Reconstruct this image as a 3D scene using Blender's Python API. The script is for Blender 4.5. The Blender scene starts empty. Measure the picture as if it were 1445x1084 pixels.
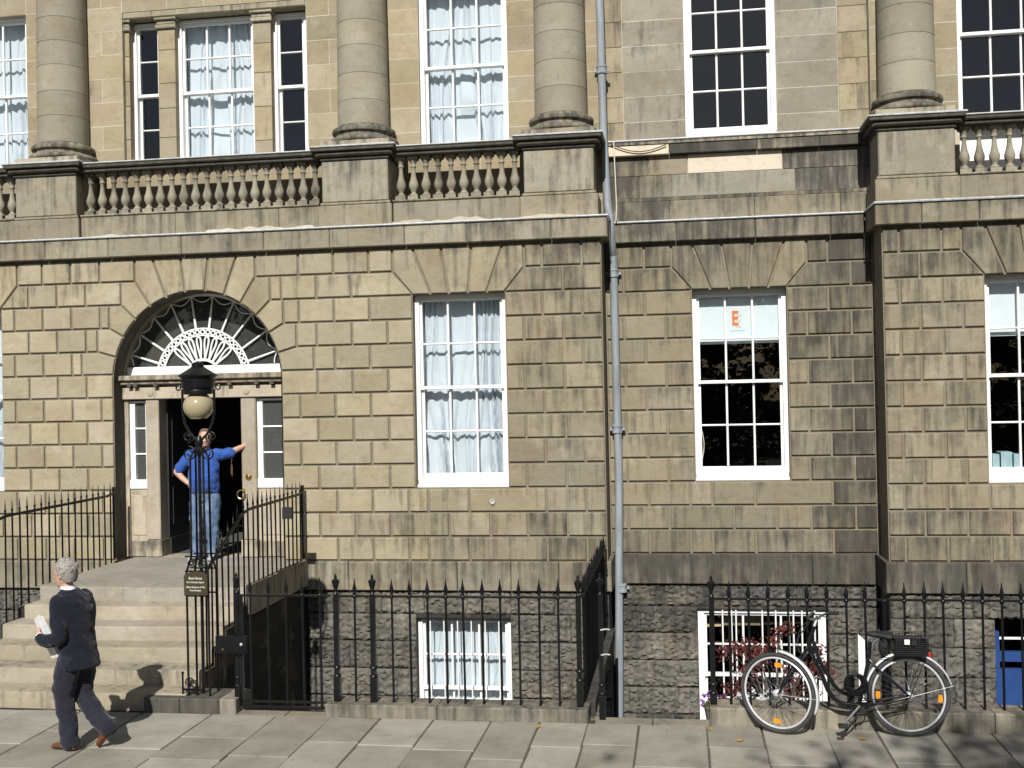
import bpy, math, random
from mathutils import Vector, noise
random.seed(7)
R = math.radians
S = bpy.context.scene
COL = S.collection

# ---------------------------------------------------------------- camera, sky, sun, exposure
F_PX, CX, CY = 1550.0, 722.5, 542.0
CAM_H, YAW, PITCH, ROLL = 3.15, R(8.6), R(0.48), R(1.2)
fw = Vector((-math.sin(YAW)*math.cos(PITCH), math.cos(YAW)*math.cos(PITCH), math.sin(PITCH)))
r0 = Vector((math.cos(YAW), math.sin(YAW), 0)); u0 = r0.cross(fw)
rt = r0*math.cos(ROLL) - u0*math.sin(ROLL); up = rt.cross(fw)
from mathutils import Matrix
cd = bpy.data.cameras.new('camera'); cam = bpy.data.objects.new('camera', cd); COL.objects.link(cam)
m = Matrix((rt, up, -fw)).transposed().to_4x4(); m.translation = (0, 0, CAM_H)
cam.matrix_world = m
cd.sensor_width = 36.0; cd.lens = F_PX/1445.0*36.0; cd.clip_end = 2000; cd.clip_start = 0.05
S.camera = cam
SUN_EL, SUN_AZ = R(39.0), R(0.4)
w = bpy.data.worlds.new('World'); S.world = w; w.use_nodes = True
nt = w.node_tree; bg = nt.nodes['Background']
sky = nt.nodes.new('ShaderNodeTexSky'); sky.sky_type = 'NISHITA'; sky.sun_disc = False
sky.sun_elevation = SUN_EL; sky.sun_rotation = R(180) - SUN_AZ
nt.links.new(sky.outputs[0], bg.inputs[0]); bg.inputs[1].default_value = 0.05
sd = bpy.data.lights.new('sun', 'SUN'); sd.energy = 4.6; sd.angle = R(0.53); sd.color = (1.0, 0.978, 0.935)
sun = bpy.data.objects.new('sun', sd); COL.objects.link(sun)
sdir = Vector((-math.sin(SUN_AZ)*math.cos(SUN_EL), math.cos(SUN_AZ)*math.cos(SUN_EL), -math.sin(SUN_EL)))
sun.rotation_euler = sdir.to_track_quat('-Z', 'Y').to_euler(); sun.location = (0, -20, 25)
S.view_settings.view_transform = 'Standard'; S.view_settings.look = 'None'
S.view_settings.exposure = 0.34; S.view_settings.gamma = 1.0

# a photo pixel gives a direction; the plane it is cut with gives the distance
def ray(px, py): return fw + rt*((px-CX)/F_PX) - up*((py-CY)/F_PX)
def onY(px, py, Y):
    d = ray(px, py); p = d*(Y/d.y); return p.x, p.z+CAM_H
def onZ(px, py, z):
    d = ray(px, py); p = d*((z-CAM_H)/d.z); return p.x, p.y
def PX(px, py, Y): return onY(px, py, Y)[0]
def PZ(px, py, Y): return onY(px, py, Y)[1]

# ---------------------------------------------------------------- helpers
ORG = {}
def org(o): return ORG.get(o.name, Vector((0, 0, 0))) if o else Vector((0, 0, 0))
def link(o, parent=None, wloc=None):
    COL.objects.link(o)
    if parent: o.parent = parent
    if wloc is not None: o.location = Vector(wloc) - org(parent)
    ORG[o.name] = Vector(wloc) if wloc is not None else org(parent)
    return o
def tag(o, label=None, cat=None, group=None, kind=None):
    if label: o['label'] = label
    if cat: o['category'] = cat
    if group: o['group'] = group
    if kind: o['kind'] = kind
    return o
def thing(name, loc, label, cat, group=None):
    o = bpy.data.objects.new(name, None); o.empty_display_size = 0.1
    link(o, None, loc); return tag(o, label, cat, group)

class MB:
    def __init__(s): s.v = []; s.f = []
    def add(s, v, f):
        n = len(s.v); s.v += [tuple(p) for p in v]; s.f += [tuple(i+n for i in q) for q in f]; return s
    def box(s, x0, x1, y0, y1, z0, z1):
        return s.add([(x0,y0,z0),(x1,y0,z0),(x1,y1,z0),(x0,y1,z0),(x0,y0,z1),(x1,y0,z1),(x1,y1,z1),(x0,y1,z1)],
                     [(0,3,2,1),(4,5,6,7),(0,1,5,4),(1,2,6,5),(2,3,7,6),(3,0,4,7)])
    def cbox(s, x0, x1, y0, y1, z0, z1, c=0.01):
        # box whose edges at the front (-Y) and top are chamfered
        a = [(x0,z0),(x1,z0),(x1,z1),(x0,z1)]
        return s.poly(a, y0, y1-y0, c)
    def poly(s, pts, yf, depth, c=0.02):
        # prism of an XZ polygon (counter-clockwise seen from -Y) with a chamfered front
        n = len(pts); ins = inset(pts, c) if c > 0 else pts
        v = [(x, yf, z) for x, z in ins] + [(x, yf+c, z) for x, z in pts] + [(x, yf+depth, z) for x, z in pts]
        f = [tuple(range(n))]
        for i in range(n):
            j = (i+1) % n
            f.append((i, n+i, n+j, j)); f.append((n+i, 2*n+i, 2*n+j, n+j))
        f.append(tuple(range(3*n-1, 2*n-1, -1)))
        return s.add(v, f)
    def tube(s, pts, r, n=8, cap=True, close=False):
        pts = [Vector(p) for p in pts]; N = len(pts); rs = r if isinstance(r, (list, tuple)) else [r]*N
        base = len(s.v); nrm = None
        for i, p in enumerate(pts):
            if close: t = pts[(i+1) % N]-pts[i-1]
            else: t = pts[min(i+1, N-1)]-pts[max(i-1, 0)]
            t = t.normalized() if t.length > 1e-9 else Vector((0,0,1))
            if nrm is None:
                nrm = t.orthogonal().normalized()
            else:
                nrm = nrm - t*nrm.dot(t)
                nrm = nrm.normalized() if nrm.length > 1e-6 else t.orthogonal().normalized()
            b = t.cross(nrm)
            for k in range(n):
                a = 2*math.pi*(k+.5)/n
                s.v.append(tuple(p+(nrm*math.cos(a)+b*math.sin(a))*rs[i]))
        M = N if close else N-1
        for i in range(M):
            i2 = (i+1) % N
            for k in range(n):
                k2 = (k+1) % n
                s.f.append((base+i*n+k, base+i*n+k2, base+i2*n+k2, base+i2*n+k))
        if cap and not close:
            s.f.append(tuple(base+k for k in range(n-1, -1, -1))); s.f.append(tuple(base+(N-1)*n+k for k in range(n)))
        return s
    def lathe(s, prof, c, n=16, rot=0.0):
        base = len(s.v); cx, cy, cz = c
        for r, z in prof:
            for k in range(n):
                a = 2*math.pi*k/n+rot; s.v.append((cx+r*math.cos(a), cy+r*math.sin(a), cz+z))
        for i in range(len(prof)-1):
            for k in range(n):
                k2 = (k+1) % n
                s.f.append((base+i*n+k, base+i*n+k2, base+(i+1)*n+k2, base+(i+1)*n+k))
        s.f.append(tuple(base+k for k in range(n-1, -1, -1))); s.f.append(tuple(base+(len(prof)-1)*n+k for k in range(n)))
        return s
    def rings(s, rs, n=16):
        # loft of ellipse rings (centre, half-axis a, half-axis b)
        base = len(s.v)
        for c, a, b in rs:
            c, a, b = Vector(c), Vector(a), Vector(b)
            for k in range(n):
                t = 2*math.pi*k/n; s.v.append(tuple(c+a*math.cos(t)+b*math.sin(t)))
        for i in range(len(rs)-1):
            for k in range(n):
                k2 = (k+1) % n
                s.f.append((base+i*n+k, base+i*n+k2, base+(i+1)*n+k2, base+(i+1)*n+k))
        s.f.append(tuple(base+k for k in range(n-1, -1, -1))); s.f.append(tuple(base+(len(rs)-1)*n+k for k in range(n)))
        return s
    def ball(s, c, rx, ry=None, rz=None, n=12, ax=None):
        ry = ry or rx; rz = rz or rx; m = n//2+1
        X, Y, Z = ax or (Vector((1,0,0)), Vector((0,1,0)), Vector((0,0,1)))
        rs = []
        for i in range(m):
            t = math.pi*(0.04+0.92*i/(m-1)); rs.append((Vector(c)-Z*rz*math.cos(t), X*rx*math.sin(t), Y*ry*math.sin(t)))
        return s.rings(rs, n)
    def mesh(s, name, mat, off=Vector((0,0,0)), smooth=False):
        me = bpy.data.meshes.new(name)
        me.from_pydata([(x-off.x, y-off.y, z-off.z) for x, y, z in s.v], [], s.f)
        mats = mat if isinstance(mat, (list, tuple)) else [mat]
        for q in mats: me.materials.append(q)
        me.validate(); me.update()
        if smooth:
            me.shade_smooth()
            try: me.set_sharp_from_angle(angle=R(smooth if not isinstance(smooth, bool) else 40))
            except Exception: pass
        return me
    def build(s, name, mat, parent=None, smooth=False, loc=None, **kw):
        off = org(parent) if loc is None else Vector(loc)
        o = bpy.data.objects.new(name, s.mesh(name, mat, off, smooth))
        link(o, parent, loc)
        for k, v in kw.items(): o[k] = v
        return o

def inset(pts, c):
    n = len(pts); out = []
    for i in range(n):
        p0, p1, p2 = Vector(pts[i-1]), Vector(pts[i]), Vector(pts[(i+1) % n])
        d1 = (p1-p0).normalized(); d2 = (p2-p1).normalized()
        n1 = Vector((-d1.y, d1.x)); n2 = Vector((-d2.y, d2.x))
        b = n1+n2
        k = b.length
        if k < 1e-6: out.append(tuple(p1+n1*c)); continue
        b /= k; q = c/max(0.35, b.dot(n1)); out.append(tuple(p1+b*q))
    return out
def inst(src, parent, wloc, rz=0.0, scale=None):
    # a further copy of a part that shares its mesh
    o = src.copy(); COL.objects.link(o); o.parent = parent
    o.location = Vector(wloc)-org(parent); o.rotation_euler = (0, 0, rz)
    if scale: o.scale = scale
    ORG[o.name] = Vector(wloc); return o

# ---------------------------------------------------------------- materials
def nodes(name):
    mt = bpy.data.materials.new(name); mt.use_nodes = True
    t = mt.node_tree; return mt, t, t.nodes, t.links, t.nodes['Principled BSDF']
def nn(N, kind, **kw):
    n = N.new(kind)
    for k, v in kw.items(): setattr(n, k, v)
    return n
def mixc(N, L, fac, a, b, mode='MIX'):
    x = N.new('ShaderNodeMix'); x.data_type = 'RGBA'; x.blend_type = mode; x.clamp_factor = True
    for sock, val in ((0, fac), (6, a), (7, b)):
        if hasattr(val, 'is_linked') or hasattr(val, 'links'): L.new(val, x.inputs[sock])
        elif sock == 0: x.inputs[0].default_value = val
        else: x.inputs[sock].default_value = (*val, 1)
    return x.outputs[2]
def math_(N, L, op, a, b=0.0, clamp=False):
    x = N.new('ShaderNodeMath'); x.operation = op; x.use_clamp = clamp
    for i, v in enumerate((a, b)):
        if hasattr(v, 'links'): L.new(v, x.inputs[i])
        else: x.inputs[i].default_value = v
    return x.outputs[0]
def mapping(N, L, scale, src='Position'):
    if src == 'Position': g = N.new('ShaderNodeNewGeometry').outputs['Position']
    else: g = N.new('ShaderNodeTexCoord').outputs[src]
    mp = N.new('ShaderNodeMapping'); mp.inputs['Scale'].default_value = scale; L.new(g, mp.inputs[0]); return mp.outputs[0]
def noise_(N, L, vec, scale, detail=4, rough=.55, out=0):
    n = N.new('ShaderNodeTexNoise'); n.inputs['Scale'].default_value = scale; n.inputs['Detail'].default_value = detail
    n.inputs['Roughness'].default_value = rough
    if vec is not None: L.new(vec, n.inputs['Vector'])
    return n.outputs[out]
def ramp(N, L, fac, stops):
    r = N.new('ShaderNodeValToRGB'); e = r.color_ramp.elements
    while len(e) < len(stops): e.new(.5)
    for i, (p, c) in enumerate(stops):
        e[i].position = p; e[i].color = (*c, 1) if isinstance(c, tuple) else (c, c, c, 1)
    L.new(fac, r.inputs[0]); return r.outputs[0]
def bump(N, L, b, h, strength, dist=0.01):
    x = N.new('ShaderNodeBump'); x.inputs['Strength'].default_value = strength; x.inputs['Distance'].default_value = dist
    L.new(h, x.inputs['Height']); L.new(x.outputs[0], b.inputs['Normal']); return x

def stone(name, ca, cb, sootcol=(.035,.033,.029), bstr=.35, rough=.9, base_soot=0.0, patch=(.28,.62)):
    mt, t, N, L, b = nodes(name)
    oi = N.new('ShaderNodeObjectInfo')
    pos = mapping(N, L, (1,1,1))
    n1 = noise_(N, L, pos, 1.7, 5, .6)
    c = mixc(N, L, ramp(N, L, n1, [(patch[0], 0.0), (patch[1], 1.0)]), ca, cb)
    # each piece of stone has its own tone
    v = math_(N, L, 'MULTIPLY_ADD', oi.outputs['Random'], .27); 
    v.node.inputs[2].default_value = .85
    hsv = N.new('ShaderNodeHueSaturation'); L.new(c, hsv.inputs['Color']); L.new(v, hsv.inputs['Value'])
    h2 = math_(N, L, 'MULTIPLY_ADD', math_(N, L, 'FRACT', math_(N, L, 'MULTIPLY', oi.outputs['Random'], 37.7)), .010); h2.node.inputs[2].default_value = .495
    s2 = math_(N, L, 'MULTIPLY_ADD', math_(N, L, 'FRACT', math_(N, L, 'MULTIPLY', oi.outputs['Random'], 91.3)), .18); s2.node.inputs[2].default_value = .90
    L.new(h2, hsv.inputs['Hue']); L.new(s2, hsv.inputs['Saturation']); c = hsv.outputs[0]
    pt = N.new('ShaderNodeAttribute'); pt.attribute_type = 'OBJECT'; pt.attribute_name = 'patina'
    c = mixc(N, L, pt.outputs['Fac'], c, (.112,.101,.074))
    nw = noise_(N, L, mapping(N, L, (1, 1, 1.6)), 1.15, 5, .62)
    c = mixc(N, L, ramp(N, L, nw, [(.52, 0.0), (.68, .42)]), c, (.235,.178,.108))
    nl = noise_(N, L, mapping(N, L, (1.4, 1.4, 1)), 2.7, 5, .66)
    c = mixc(N, L, ramp(N, L, nl, [(.58, 0.0), (.70, .30)]), c, (.47,.42,.32))
    # bedding and mottling
    pb = mapping(N, L, (2.2, 2.2, 4)); nb = noise_(N, L, pb, 3.0, 6, .68)
    c = mixc(N, L, .5, c, ramp(N, L, nb, [(.25, (.62,.58,.52)), (.5, (1,1,1)), (.8, (1.0,.98,.94))]), 'MULTIPLY')
    nf = noise_(N, L, pos, 46, 5, .7)
    c = mixc(N, L, .5, c, ramp(N, L, nf, [(.3, .72), (.6, 1.0)]), 'MULTIPLY')
    # soot: run-down streaks and blotches, amount set for each piece
    at = N.new('ShaderNodeAttribute'); at.attribute_type = 'OBJECT'; at.attribute_name = 'soot'
    am = math_(N, L, 'ADD', at.outputs['Fac'], base_soot)
    # drip streaks differ from stone to stone and fade down each face
    tc = N.new('ShaderNodeTexCoord'); gz = N.new('ShaderNodeSeparateXYZ'); L.new(tc.outputs['Generated'], gz.inputs[0])
    gp = N.new('ShaderNodeNewGeometry'); cmb = N.new('ShaderNodeCombineXYZ'); L.new(math_(N, L, 'MULTIPLY', oi.outputs['Random'], 17.0), cmb.inputs[1])
    av = N.new('ShaderNodeVectorMath'); av.operation = 'ADD'; L.new(gp.outputs['Position'], av.inputs[0]); L.new(cmb.outputs[0], av.inputs[1])
    mp2 = N.new('ShaderNodeMapping'); mp2.inputs['Scale'].default_value = (8.5, 8.5, .7); L.new(av.outputs[0], mp2.inputs[0])
    ns = noise_(N, L, mp2.outputs[0], 1.5, 3, .55)
    ns = math_(N, L, 'ADD', ns, math_(N, L, 'MULTIPLY_ADD', gz.outputs[2], .11)); ns.node.inputs[1].links[0].from_node.inputs[2].default_value = -.065
    pq = mapping(N, L, (1.3, 1.3, 1.0)); nq = noise_(N, L, pq, 2.3, 6, .68)
    mm = math_(N, L, 'ADD', math_(N, L, 'MULTIPLY', ns, .54), math_(N, L, 'MULTIPLY', nq, .47))
    th = math_(N, L, 'SUBTRACT', math_(N, L, 'ADD', mm, math_(N, L, 'MULTIPLY', am, .34)), .595)
    sf = math_(N, L, 'MULTIPLY', th, 5.0, True)
    sf = math_(N, L, 'MULTIPLY', sf, .84)
    sc = mixc(N, L, ramp(N, L, noise_(N, L, mapping(N, L, (5, 5, 1.1)), 2.1, 4, .6), [(.3, 0.0), (.72, 1.0)]), tuple(q*.62 for q in sootcol), tuple(q*2.3 for q in sootcol))
    c = mixc(N, L, sf, c, sc)
    L.new(c, b.inputs['Base Color']); b.inputs['Roughness'].default_value = rough
    b.inputs['Specular IOR Level'].default_value = .25
    bn = math_(N, L, 'ADD', math_(N, L, 'MULTIPLY', nf, .5), math_(N, L, 'MULTIPLY', noise_(N, L, pos, 130, 3, .6), .35))
    bn = math_(N, L, 'ADD', bn, math_(N, L, 'MULTIPLY', nb, .9))
    bump(N, L, b, bn, bstr, .008)
    return mt

M = {}
M['ashlar'] = stone('rusticated_sandstone', (.330,.277,.178), (.400,.345,.235), base_soot=.0)
M['ashlar_up'] = stone('smooth_ashlar', (.345,.280,.172), (.415,.350,.235), bstr=.2)
M['ashlar_grey'] = stone('grey_buff_ashlar', (.285,.258,.200), (.355,.328,.262), bstr=.25, base_soot=.10)
M['drum'] = stone('column_stone', (.310,.275,.200), (.365,.330,.250), bstr=.15)
M['trim'] = stone('moulding_stone', (.285,.25,.178), (.355,.315,.23), bstr=.25)
M['fresh'] = stone('new_cream_stone', (.60,.51,.38), (.66,.58,.45), bstr=.1)
M['dressing'] = stone('doorcase_stone', (.36,.31,.23), (.44,.38,.29), bstr=.12)
M['step'] = stone('step_stone', (.285,.245,.175), (.355,.310,.235), bstr=.2)
M['rock'] = stone('vermiculated_stone', (.105,.098,.082), (.170,.158,.132), sootcol=(.026,.0255,.024), bstr=1.0, base_soot=.36)
M['kerb'] = stone('kerb_stone', (.20,.18,.14), (.27,.245,.19), bstr=.4)
M['core'] = stone('wall_core', (.20,.168,.115), (.25,.212,.15), bstr=.3)
M['mortar'] = stone('lime_mortar', (.46,.42,.33), (.55,.50,.41), bstr=.1)
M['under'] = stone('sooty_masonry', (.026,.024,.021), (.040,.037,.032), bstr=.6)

def plain(name, col, rough=.6, metal=0.0, var=.15, scale=8.0, bs=0.0, spec=.4, coat=0.0):
    mt, t, N, L, b = nodes(name)
    n = noise_(N, L, mapping(N, L, (1,1,1), 'Object'), scale, 5, .6)
    c = mixc(N, L, ramp(N, L, n, [(.3, 0.0), (.7, 1.0)]), tuple(x*(1-var) for x in col), tuple(min(1, x*(1+var)) for x in col))
    L.new(c, b.inputs['Base Color']); b.inputs['Roughness'].default_value = rough; b.inputs['Metallic'].default_value = metal
    b.inputs['Specular IOR Level'].default_value = spec; b.inputs['Coat Weight'].default_value = coat
    if bs: bump(N, L, b, noise_(N, L, mapping(N, L, (1,1,1), 'Object'), scale*6, 4), bs, .004)
    return mt
M['white'] = plain('white_gloss_paint', (.80,.80,.775), .35, var=.04, scale=3, bs=.08)
M['lead'] = plain('lead_flashing', (.42,.43,.42), .55, var=.25, scale=14, bs=.3)
M['iron'] = plain('black_iron_paint', (.006,.0065,.0068), .35, var=.4, scale=9, bs=.25, spec=.3)
M['ironmatt'] = plain('black_paint_matt', (.016,.016,.017), .6, var=.3, scale=5, bs=.2)
def pipe_mat():
    mt, t, N, L, b = nodes('weathered_pipe_paint'); n = noise_(N, L, mapping(N, L, (9, 9, .8)), 2.0, 5, .65); n2 = noise_(N, L, mapping(N, L, (1, 1, 1)), 13, 5, .7)
    c = ramp(N, L, n, [(.3, (.16,.18,.19)), (.5, (.25,.275,.29)), (.7, (.31,.335,.35))]); c = mixc(N, L, ramp(N, L, n2, [(.62, 0.0), (.72, .7)]), c, (.10,.075,.055))
    L.new(c, b.inputs['Base Color']); b.inputs['Roughness'].default_value = .6; bump(N, L, b, n2, .4, .004); return mt
M['pipe'] = pipe_mat()
M['door'] = plain('black_door_paint', (.012,.012,.014), .25, var=.2)
M['doorpanel'] = plain('dark_grey_panel', (.030,.031,.032), .45, var=.2)
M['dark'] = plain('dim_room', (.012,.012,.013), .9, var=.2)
M['hall'] = plain('dim_hall', (.075,.077,.072), .9, var=.2)
M['brass'] = plain('brass', (.62,.44,.16), .28, metal=1.0)
M['blue'] = plain('blue_door_paint', (.020,.056,.185), .45, var=.12, bs=.1)
M['blind'] = plain('white_blind', (.66,.70,.73), .8, var=.03)
M['plaque'] = plain('brown_plaque', (.050,.040,.022), .4, var=.1)
M['lettering'] = plain('pale_lettering', (.80,.77,.68), .6)
M['cable'] = plain('cable_sheath', (.10,.075,.05), .7)
M['orange'] = plain('orange_print', (.70,.17,.035), .6, var=.05)
M['beige'] = plain('beige_print', (.60,.56,.48), .7, var=.05)
M['timber'] = plain('pale_timber', (.55,.42,.24), .6)
M['sandtint'] = plain('board_tan', (.20,.165,.10), .8)
M['file'] = plain('pale_blue_card', (.34,.46,.50), .7)

def glass_mat(name, tint=(.93,.96,.95), f0=.05, rough=0.0):
    mt = bpy.data.materials.new(name); mt.use_nodes = True; t = mt.node_tree; N, L = t.nodes, t.links
    N.remove(N['Principled BSDF']); out = N['Material Output']
    tr = N.new('ShaderNodeBsdfTransparent'); tr.inputs[0].default_value = (*tint, 1)
    gl = N.new('ShaderNodeBsdfGlossy'); gl.inputs['Roughness'].default_value = rough
    fz_ = N.new('ShaderNodeLayerWeight'); fz_.inputs[0].default_value = .5
    lw = math_(N, L, 'MULTIPLY_ADD', math_(N, L, 'POWER', fz_.outputs['Facing'], 5.0), .9); lw.node.inputs[2].default_value = .075
    mx = N.new('ShaderNodeMixShader'); L.new(lw, mx.inputs[0]); L.new(tr.outputs[0], mx.inputs[1]); L.new(gl.outputs[0], mx.inputs[2])
    # old crown glass is slightly wavy
    n = noise_(N, L, mapping(N, L, (1,1,1)), 5.0, 2)
    bp = N.new('ShaderNodeBump'); bp.inputs['Strength'].default_value = .02; bp.inputs['Distance'].default_value = .02
    L.new(n, bp.inputs['Height']); L.new(bp.outputs[0], gl.inputs['Normal'])
    L.new(mx.outputs[0], out.inputs[0]); return mt
M['glass'] = glass_mat('window_glass')
def dusty(name, amount):
    mt = glass_mat(name); N, L = mt.node_tree.nodes, mt.node_tree.links; out = N['Material Output']; src = out.inputs[0].links[0].from_socket
    d = N.new('ShaderNodeBsdfDiffuse'); d.inputs[0].default_value = (.30,.31,.29,1); m2 = N.new('ShaderNodeMixShader'); m2.inputs[0].default_value = amount
    L.new(src, m2.inputs[1]); L.new(d.outputs[0], m2.inputs[2]); L.new(m2.outputs[0], out.inputs[0]); return mt
M['dustglass'] = dusty('dusty_glass', .13)
def cloth_mat(name, col, transl=.35, transp=0.0):
    mt = bpy.data.materials.new(name); mt.use_nodes = True; t = mt.node_tree; N, L = t.nodes, t.links
    N.remove(N['Principled BSDF']); out = N['Material Output']
    d = N.new('ShaderNodeBsdfDiffuse'); tl = N.new('ShaderNodeBsdfTranslucent')
    for q in (d, tl): q.inputs[0].default_value = (*col, 1)
    mx = N.new('ShaderNodeMixShader'); mx.inputs[0].default_value = transl
    L.new(d.outputs[0], mx.inputs[1]); L.new(tl.outputs[0], mx.inputs[2]); last = mx.outputs[0]
    if transp:
        tp = N.new('ShaderNodeBsdfTransparent'); m2 = N.new('ShaderNodeMixShader'); m2.inputs[0].default_value = transp
        L.new(last, m2.inputs[1]); L.new(tp.outputs[0], m2.inputs[2]); last = m2.outputs[0]
    L.new(last, out.inputs[0]); return mt
M['net'] = cloth_mat('net_curtain_cloth', (.73,.775,.84), .14, .08)
# ---------------------------------------------------------------- ground, road, pavement
YF, YB = 14.2, 14.9            # front of the projecting houses, front of the recessed one
YU = 14.75                     # upper wall of the projecting houses
KERB_Y = 10.45                 # railing kerb line
def paving():
    mt, t, N, L, b = nodes('caithness_slab')
    oi = N.new('ShaderNodeObjectInfo'); pos = mapping(N, L, (1,1,1))
    c = mixc(N, L, oi.outputs['Random'], (.235,.220,.182), (.335,.317,.268))
    n = noise_(N, L, pos, 2.2, 6, .65); c = mixc(N, L, .7, c, ramp(N, L, n, [(.3, (.60,.57,.52)), (.62, (1.08,1.06,1.02))]), 'MULTIPLY')
    n2 = noise_(N, L, pos, 60, 4, .7); c = mixc(N, L, .5, c, ramp(N, L, n2, [(.3, .74), (.62, 1.0)]), 'MULTIPLY')
    vo = N.new('ShaderNodeTexVoronoi'); vo.inputs['Scale'].default_value = 5.5; vo.inputs['Randomness'].default_value = 1.0; L.new(pos, vo.inputs['Vector'])
    c = mixc(N, L, ramp(N, L, vo.outputs['Distance'], [(.0, .75), (.075, .6), (.10, 0.0)]), c, mixc(N, L, ramp(N, L, vo.outputs['Color'], [(.49, 0.0), (.5, 1.0)]), (.10,.095,.085), c))
    n3 = noise_(N, L, pos, 9, 3, .5); c = mixc(N, L, ramp(N, L, n3, [(.66, 0.0), (.74, .35)]), c, (.09,.085,.07))
    L.new(c, b.inputs['Base Color']); b.inputs['Roughness'].default_value = .85
    bump(N, L, b, math_(N, L, 'ADD', n2, math_(N, L, 'MULTIPLY', n, 2.0)), .35, .006); return mt
M['slab'] = paving()
M['grit'] = plain('joint_grit', (.085,.077,.062), .95, var=.4, scale=30, bs=.5)
M['road'] = plain('asphalt', (.055,.055,.055), .9, var=.25, scale=40, bs=.5)
M['lawn'] = plain('lawn_green', (.05,.075,.025), .95, var=.3, scale=3)

PAV_X0, PAV_X1, PAV_Y0 = -16.0, 12.0, 6.6
g = MB().box(-400, 400, -400, PAV_Y0-.16, -.5, -.13).build('road', M['road']); tag(g, kind='structure')
g = MB().box(-400, 400, -400, -9.0, -.128, -.05).build('garden_lawn', M['lawn']); tag(g, kind='structure')
pv = MB().box(PAV_X0, PAV_X1, PAV_Y0, KERB_Y, -.4, -.012).build('pavement', M['grit']); tag(pv, kind='structure')
kb = MB()
x = PAV_X0
while x < PAV_X1:
    kb = MB().box(x+.004, x+.995, PAV_Y0-.15, PAV_Y0-.004, -.4, 0.0)
    kb.build('kerb_stone', M['kerb'], pv, soot=.2); x += 1.0
jx = [-8.75,-8.05,-7.4,-6.72,-6.1,-5.42,-4.69,-4.02,-3.45,-2.95,-2.42,-1.85,-1.38,-.92,-.44,.19,.69,1.26,1.72,2.24,2.72,3.3,3.85,4.5]
x = -8.75
while x > PAV_X0+.3: x -= random.uniform(.55,.8); jx.insert(0, max(x, PAV_X0))
while jx[-1] < PAV_X1-.3: jx.append(min(PAV_X1, jx[-1]+random.uniform(.5,.8)))
fixed = {-6.1: 9.8, -4.69: 9.72, -.92: 9.82, -.44: 9.28, .19: 9.83, .69: 9.42, 1.26: 9.32, 1.72: 9.55, -4.02: 9.25, -5.42: 9.35}
for i in range(len(jx)-1):
    a, b_ = jx[i], jx[i+1]
    if b_-a < .05: continue
    y1 = KERB_Y-.004
    y0 = fixed.get(a, random.uniform(9.25, 9.85))
    while y1 > PAV_Y0+.02:
        y0 = max(y0, PAV_Y0)
        tz = [random.uniform(-.004,.004) for _ in range(4)]
        j = lambda: random.uniform(.005,.009)
        x0, x1, ya, yb = a+j(), b_-j(), y0+j(), y1-j()
        sk = random.uniform(-.008,.008)
        c = .006
        v = [(x0,ya,-.05),(x1,ya,-.05),(x1+sk,yb,-.05),(x0+sk,yb,-.05),
             (x0,ya,-c+tz[0]),(x1,ya,-c+tz[1]),(x1+sk,yb,-c+tz[2]),(x0+sk,yb,-c+tz[3]),
             (x0+c,ya+c,tz[0]),(x1-c,ya+c,tz[1]),(x1-c+sk,yb-c,tz[2]),(x0+c+sk,yb-c,tz[3])]
        MB().add(v, [(0,1,5,4),(1,2,6,5),(2,3,7,6),(3,0,4,7),(4,5,9,8),(5,6,10,9),(6,7,11,10),(7,4,8,11),(8,9,10,11)]).build('paving_slab', M['slab'], pv)
        y1 = y0; y0 = y1-random.uniform(.55, 1.05)
for a_, b_ in ((-4.44, -3.93), (-3.925, -3.42), (-.855, -.31), (-.305, .225)):
    MB().box(a_+.003, b_-.003, KERB_Y+.002, KERB_Y+.19, -.15, .002).build('threshold_stone', M['kerb'], pv, soot=.1)
# sunk basement area in front of the houses
ar = MB()
ar.box(-16, 12, KERB_Y-.1, 14.0, -1.95, -1.8)
ar.build('basement_area_floor', M['under']); tag(bpy.data.objects['basement_area_floor'], kind='structure')
rw = MB().box(-16, 12, KERB_Y+.02, KERB_Y+.16, -1.8, -.02).build('retaining_wall', M['under'])
tag(rw, 'dark sooty retaining wall of the sunk area below the pavement edge', 'wall')

# ---------------------------------------------------------------- the three house fronts
CH, Z0 = .3202, .955           # course height, top of plinth
def zk(k): return Z0+CH*k
HA = thing('townhouse', (-5.5, 14.6, -1.8), 'buff sandstone townhouse with arched fanlight doorway and net-curtained windows', 'house', 'terraced houses of one stone front')
HB = thing('townhouse', (.8, 15.3, -1.8), 'recessed sooty sandstone house front with an orange E on its window blind', 'house', 'terraced houses of one stone front')
HC = thing('townhouse', (5.0, 14.6, -1.8), 'sandstone townhouse with blue basement door and white panel behind its balusters', 'house', 'terraced houses of one stone front')
XA, XC = -.945, 2.545          # corners of the projecting houses
XL, XR = -13.2, 8.6
A0 = (-10.65, -9.415); A1 = (-3.462, -2.225); B1 = (.212, 1.442); C1 = (3.756, 4.99)
DC, DZ, DR = -6.515, 3.42, 1.215   # door arch centre, springing, radius

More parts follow.
